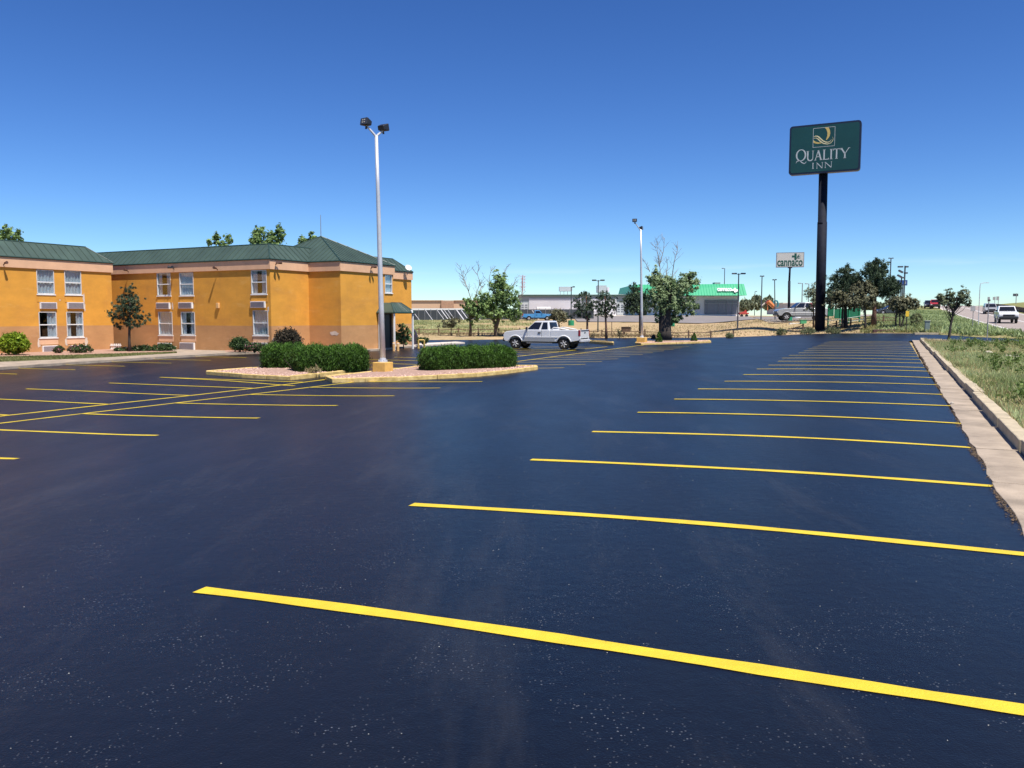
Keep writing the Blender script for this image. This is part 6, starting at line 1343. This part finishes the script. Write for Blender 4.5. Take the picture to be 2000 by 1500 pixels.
mb = bx(1767.2, 1768.2, 550.5, 555, 164.9, .08); bx(1768.6, 1769.6, 549.6, 554.5, 164.9, .08, mb); mb.v = [(a-p.x, b_-p.y, c-p.z) for a, b_, c in mb.v]; mb.build('lettering', M_let, root)
# highway furniture
def sgn_post(px, pb, pt, Y_, rects, label, m=M_sig, name='road_sign', r=.045, zb=None, cat='road sign'):
    p = onH(px, Y_); root = empty(name, p, label, cat); kk = PX(Y_)
    MB().tube([(0, 0, -.1), (0, 0, at(px, pt, Y_).z-p.z)], r, 6).build('post', M_sig, root)
    for (x0, x1, y0, y1) in rects:
        mb = bx(x0, x1, y0, y1, Y_-.08, .04); mb.v = [(a-p.x, b_-p.y, c-p.z) for a, b_, c in mb.v]; mb.build('sign_panel', m, root)
    return root
p = onH(1911.5, 87); root = empty('street_lamp', p, 'thin pale street lamp with a curved arm beside the highway', 'street lamp'); tz = at(1911.5, 554, 87).z-p.z
MB().tube([(0, 0, -.1), (0, 0, tz-.3), (.05, .0, tz), (.35, 0, tz+.08), (.7, 0, tz+.1)], [.05, .04, .035, .03, .03], 6).build('pole', M_gal, root); MB().box((.75, 0, tz+.09), (.3, .15, .07)).build('lamp_head', M_gal, root)
sgn_post(1900.5, 628, 597, 84, [(1896, 905+1000 if False else 1905.5, 597.5, 608)], 'back of a rectangular road sign beside the highway lane', r=.04)
sgn_post(1930, 676, 580, 56, [(1929.3, 1933.6, 580, 589), (1930, 1935.2, 585, 588)], 'tall thin sign post seen edge-on standing in the verge grass', r=.035)
sgn_post(1946, 640, 622, 77, [(1945.3, 1946.7, 622, 632)], 'short marker post at the highway edge below the white pickup', r=.03)
sgn_post(1941.5, 600, 579, 200, [(1939.2, 1944.6, 580, 586)], 'left of two small sign backs far up the highway', r=.07); sgn_post(1948.5, 600, 579, 200, [(1946, 1951.6, 579, 586.5)], 'right of two small sign backs far up the highway', r=.07)
sgn_post(1983, 592, 573, 210, [(1978.5, 1988.8, 573.5, 578.5)], 'dark far billboard on one leg above the grassy hill', m=M_pol, r=.1, name='billboard_sign', cat='billboard')
YM = tg(1771, 648).y; p = onH(1771, YM); root = empty('marker_sign', p, 'yellow marker sign on a dark post at the far edge of the lot', 'marker sign'); zt_ = at(1771, 608, YM).z-p.z; MB().tube([(0, 0, -.1), (0, 0, zt_)], .05, 6).build('post', M_trunkd, root); MB().box((.02, -.07, zt_-.25), (.34, .04, .54)).build('sign_panel', M_ysn, root, bevel=.01)
p = tg(1810.5, 648); root = empty('utility_cabinet', p, 'small grey-green utility cabinet on the grass bank', 'utility cabinet'); M_uc = mat('cabinet_paint', (.20, .25, .22), .6); MB().box((0, 0, .5), (.42, .42, 1.0), rz=-.3).build('body', M_uc, root, bevel=.02); MB().box((0, 0, 1.03), (.5, .5, .07), rz=-.3).build('lid', mat('cabinet_lid', (.4, .42, .38), .6), root, bevel=.015)
# brown barrier on the far side of the highway
bar = empty('guard_rail', (*xy(-21.3, 150), float(hr(150))), 'low brown wooden barrier along the far side of the highway', 'guard rail'); bo = Vector(bar.location)
for i in range(0, 30):
    v0, v1 = 100+i*4., 104+i*4.-.06; a = Vector((*xy(-21.2, v0), float(hr(v0)))); c = Vector((*xy(-21.2, v1), float(hr(v1)))); mb = MB(); mb.slab([a-bo, c-bo, c-bo+Vector((0, 0, .85)), a-bo+Vector((0, 0, .85))], (CT, -ST, 0), .12); mb.build('plank', M_redw, bar)
# timber edge beyond the lot
for px, w_, lab in ((1730, 3.0, 'reddish timber laid at the far edge of the lot near the marker'),):
    p = gnd(px, 650.5); o = MB().box((0, 0, .1), (w_*.75, .3, .3)).build('timber_beam', mat('red_timber', (.10, .05, .045), .9), None, bevel=.03); o.location = (p.x, p.y+.4, Hf(p.x, p.y+.4)); tag(o, lab, 'timber beam')
for px, py, ln in ((1816, 653.5, 2.6), (1873, 668.8, 1.2), (1820, 667, 1.2), (1840, 668.5, 1.5)):
    p = gnd(px, py); o = MB().box((0, 0, .05), (ln, .18, .2), rz=-.35 if py > 660 else -.25).build('loose_kerb_stone', M_curb, None, bevel=.03); o.location = (p.x, p.y, 0.02); tag(o, {1816: 'weathered kerb stone at the far edge of the driveway', 1873: 'short kerb stone right of the verge tree', 1820: 'short kerb stone at the end of the kerb line', 1840: 'low kerb stone left of the verge tree foot'}[px], 'kerb stone')
# green screened enclosure right of the sign
ge = empty('green_enclosure', onH(1655, 91), 'green panelled enclosure behind the scrub trees right of the sign', 'enclosure'); go = Vector(ge.location)
for a, c, t0_, t1_ in ((1617.5, 1629, 596, 618), (1629.6, 1641, 603, 622), (1641.6, 1658, 603, 622), (1658.6, 1678, 602, 621), (1678.6, 1681, 602, 638)):
    mb = bx(a, c, t0_, t1_, 91, .08); mb.v = [(x_-go.x, y_-go.y, z_-go.z) for x_, y_, z_ in mb.v]; mb.build('panel', mat('deep_green_panel', (.012, .17, .09), .6), ge)
for a in (1617.5, 1641, 1658, 1678.5, 1688): p0 = onH(a, 91)-go; MB().tube([p0, p0+Vector((0, 0, 2.3 if a < 1680 else 1.9))], .09, 6).build('post', mat('pale_post', (.35, .42, .40), .6) if a > 1680 else M_bgd, ge)
for zz in (.3, .7): MB().tube([onH(1617, 91)-go+Vector((0, -.1, zz)), onH(1690, 91)-go+Vector((0, -.1, zz))], .035, 5).build('rail', mat('pale_post', (.35, .42, .40)), ge)
t = empty('planter_box', onH(1569, 97), 'open green box in front of the silver pickup wheel', 'box'); MB().box((0, 0, .22), (.7, .4, .42)).build('body', mat('light_green_plastic', (.08, .36, .17), .5), t, bevel=.02); MB().box((0, 0, .45), (.76, .46, .05)).build('rim', MATS['light_green_plastic'], t)
# green object behind the big cottonwood
t = empty('green_drum', onH(1313, 118), 'green drum partly hidden by the big cottonwood trunk', 'drum'); MB().tube([(0, 0, 0), (0, 0, .8)], .38, 14).build('body', M_bgd, t); MB().tube([(0, 0, .8), (0, 0, .85)], .4, 14).build('lid', M_bgd, t)
# play area
pl_ = empty('playground', onH(1508, 170), 'orange slide and teal climbing hoop of a far playground', 'playground'); po = Vector(pl_.location); kk = PX(170)
def lp2(px, py): return at(px, py, 170)-po
MB().tube([lp2(1500, 589), lp2(1506, 594), lp2(1512, 600)], [.5, .45, .4], 6).build('slide', M_org, pl_); MB().tube([lp2(1499, 589), lp2(1499, 606)], .12, 6).build('post', M_org, pl_)
MB().add([lp2(1494, 592), lp2(1500, 585), lp2(1506, 592), lp2(1500, 588.5)+Vector((0, 1.2, 0))], [(0, 1, 3), (1, 2, 3), (0, 3, 2), (0, 2, 1)]).build('roof', M_dred, pl_)
MB().tube([lp2(1510, 600), lp2(1510.5, 590), lp2(1514, 587), lp2(1518, 588), lp2(1520, 594), lp2(1518, 600)], .18, 6).build('hoop', M_teal, pl_)
MB().tube([lp2(1487, 598), lp2(1494, 592)], .18, 5).build('slide_rail', M_rock, pl_)
rd = empty('flatbed_trailer', onH(1452, 168), 'small red flatbed trailer at the right end of the shop', 'trailer'); kk = PX(168)
MB().box((0, 0, .75), (1.9, 1.2, .3)).build('bed', M_red, rd, bevel=.03); MB().add([(-.6, 0, .9), (.7, 0, .9), (.5, 0, 1.5), (0, 0, 1.1), (-.6, .1, .9), (.7, .1, .9), (.5, .1, 1.5), (0, .1, 1.1)], [(0, 1, 2, 3), (4, 7, 6, 5), (0, 4, 5, 1), (1, 5, 6, 2), (2, 6, 7, 3), (3, 7, 4, 0)]).build('load', M_red, rd)
for s_ in (-.5, .5): MB().tube([(s_, -.6, .3), (s_, -.45, .3)], .3, 14).build('wheel', M_tyre, rd); 
hs = empty('red_roofed_shelter', onH(1451, 215), 'small red roof showing above bushes right of the shop', 'shelter'); ho = Vector(hs.location); kk = PX(215)
a, b_, c, d = [at(px, py, 215)-ho for px, py in ((1443, 597.5), (1460, 599.5), (1456, 594), (1444, 592.5))]
MB().add([a, b_, c, d, a+Vector((0, 3, 0)), b_+Vector((0, 3, 0)), c+Vector((0, 1.5, 0)), d+Vector((0, 1.5, 0))], [(0, 1, 2, 3), (4, 7, 6, 5), (0, 4, 5, 1), (1, 5, 6, 2), (2, 6, 7, 3), (3, 7, 4, 0)]).build('roof', M_red, hs); MB().box((a.x+1.5, 1.5, a.z/2), (1.8, 1.5, a.z-.1)).build('wall', M_tan, hs)
# buildings behind the silver pickup
fb = empty('far_warehouse', onH(1560, 230), 'pale flat warehouse behind the silver pickup', 'building'); f0 = Vector(fb.location)
mb = bx(1530, 1612, 592, 614, 230, 15); mb.v = [(x_-f0.x, y_-f0.y, z_-f0.z) for x_, y_, z_ in mb.v]; mb.build('wall', mat('pale_wall', (.52, .50, .50), .8), fb); mb = bx(1529, 1613, 591, 592.4, 229.5, 16); mb.v = [(x_-f0.x, y_-f0.y, z_-f0.z) for x_, y_, z_ in mb.v]; mb.build('roof', M_mtl, fb)
dr_ = empty('kiosk', onH(1582, 150), 'dark red roofed kiosk behind the bed of the silver pickup', 'kiosk'); d0 = Vector(dr_.location)
mb = bx(1573, 1591, 591, 599.5, 149, 3); mb.v = [(x_-d0.x, y_-d0.y, z_-d0.z) for x_, y_, z_ in mb.v]; mb.build('roof', M_dred, dr_, bevel=.2); mb = bx(1576, 1589, 599.5, 612, 149.6, 2); mb.v = [(x_-d0.x, y_-d0.y, z_-d0.z) for x_, y_, z_ in mb.v]; mb.build('wall', M_mtl, dr_)
for px, w_, lab, y0 in ((1531, 9, 'left', 603), (1556, 15, 'right', 600)):  # white vehicle roofs, built as low drums
    t = empty('white_vehicle_roof', onH(px, 140), '%s one of two white vehicle roofs shaped as low drums behind the silver pickup' % lab, 'vehicle_roof'); z1_ = at(px, y0, 140).z-t.location.z; r_ = w_*PX(140)/2
    MB().tube([(0, 0, 0), (0, 0, z1_-.3), (0, 0, z1_)], [r_, r_, r_*.35], 16).build('shell', M_wht, t, smooth=False); MB().tube([(0, 0, z1_-.05), (0, 0, z1_+.15)], .2, 8).build('lid', M_gry, t)
# ---------------------------------------------------------------- by the porch
for px, lab in ((768.5, 'tan concrete bollard left of the porch post'), (776.5, 'tan concrete bollard right of the porch post')):
    Y_ = 54.5; a, _ = ray(px, 617); t = empty('bollard', (a*Y_, Y_, -.6), lab, 'bollard', 'tan bollards at the porch'); MB().tube([(0, 0, -.1), (0, 0, .50), (0, 0, .56)], [.085, .085, .05], 14).build('post', M_boll, t, smooth=False); MB().tube([(0, 0, .46), (0, 0, .49)], .089, 14).build('band', M_wht, t)
Y_ = 57.5; t = empty('guard_hoop', (ray(822.5, 617)[0]*Y_, Y_, -.52), 'yellow U-shaped guard hoop right of the porch', 'guard rail'); MB().tube([(-.2, 0, -.1), (-.2, 0, .5), (-.17, 0, .54), (.17, 0, .54), (.2, 0, .5), (.2, 0, -.1)], .06, 10).build('hoop', M_hoop, t)
for s_ in (-1, 1): MB().tube([(s_*.2, 0, -.05), (s_*.2, 0, .02)], .09, 10).build('foot', M_hoop, t)
Y_ = 63.5; t = empty('covered_shape', (ray(809, 617)[0]*Y_, Y_, -.55), 'dark arched tarp-covered shape leaning behind the right porch post', 'tarp')  # dark curved leaning shape, built as a tarp-covered slab
prof = [(-.15, 0), (.28, 0), (.30, .35), (.24, .75), (.1, 1.1), (-.15, 1.32)]; mb = MB(); side_prism(mb, prof, -.25, .25); mb.build('cover', mat('dark_tarp', (.03, .026, .045), .7, bump=.6, bscale=8), t, bevel=.05); MB().box((.05, 0, -.02), (.5, .6, .08)).build('base', M_gry, t)
# white picket by the corner
t = empty('picket_panel', (*W1.pt(W1.hit(217, 684)[0]+.1, 0, .35)[:2], -.6), 'short white picket panel at the corner behind the flowers', 'fence')
for i in range(6): MB().box((i*.11-.3, i*.015, .22), (.05, .03, .5)).build('picket', M_wht, t)
for zz in (.12, .36): MB().box((0, 0, zz), (.72, .05, .04), rz=.13).build('rail', M_wht, t)
# ---------------------------------------------------------------- render
S.cycles.max_bounces = 6; S.cycles.transparent_max_bounces = 8; S.cycles.sample_clamp_indirect = 4
S.render.resolution_x = 1024; S.render.resolution_y = 768
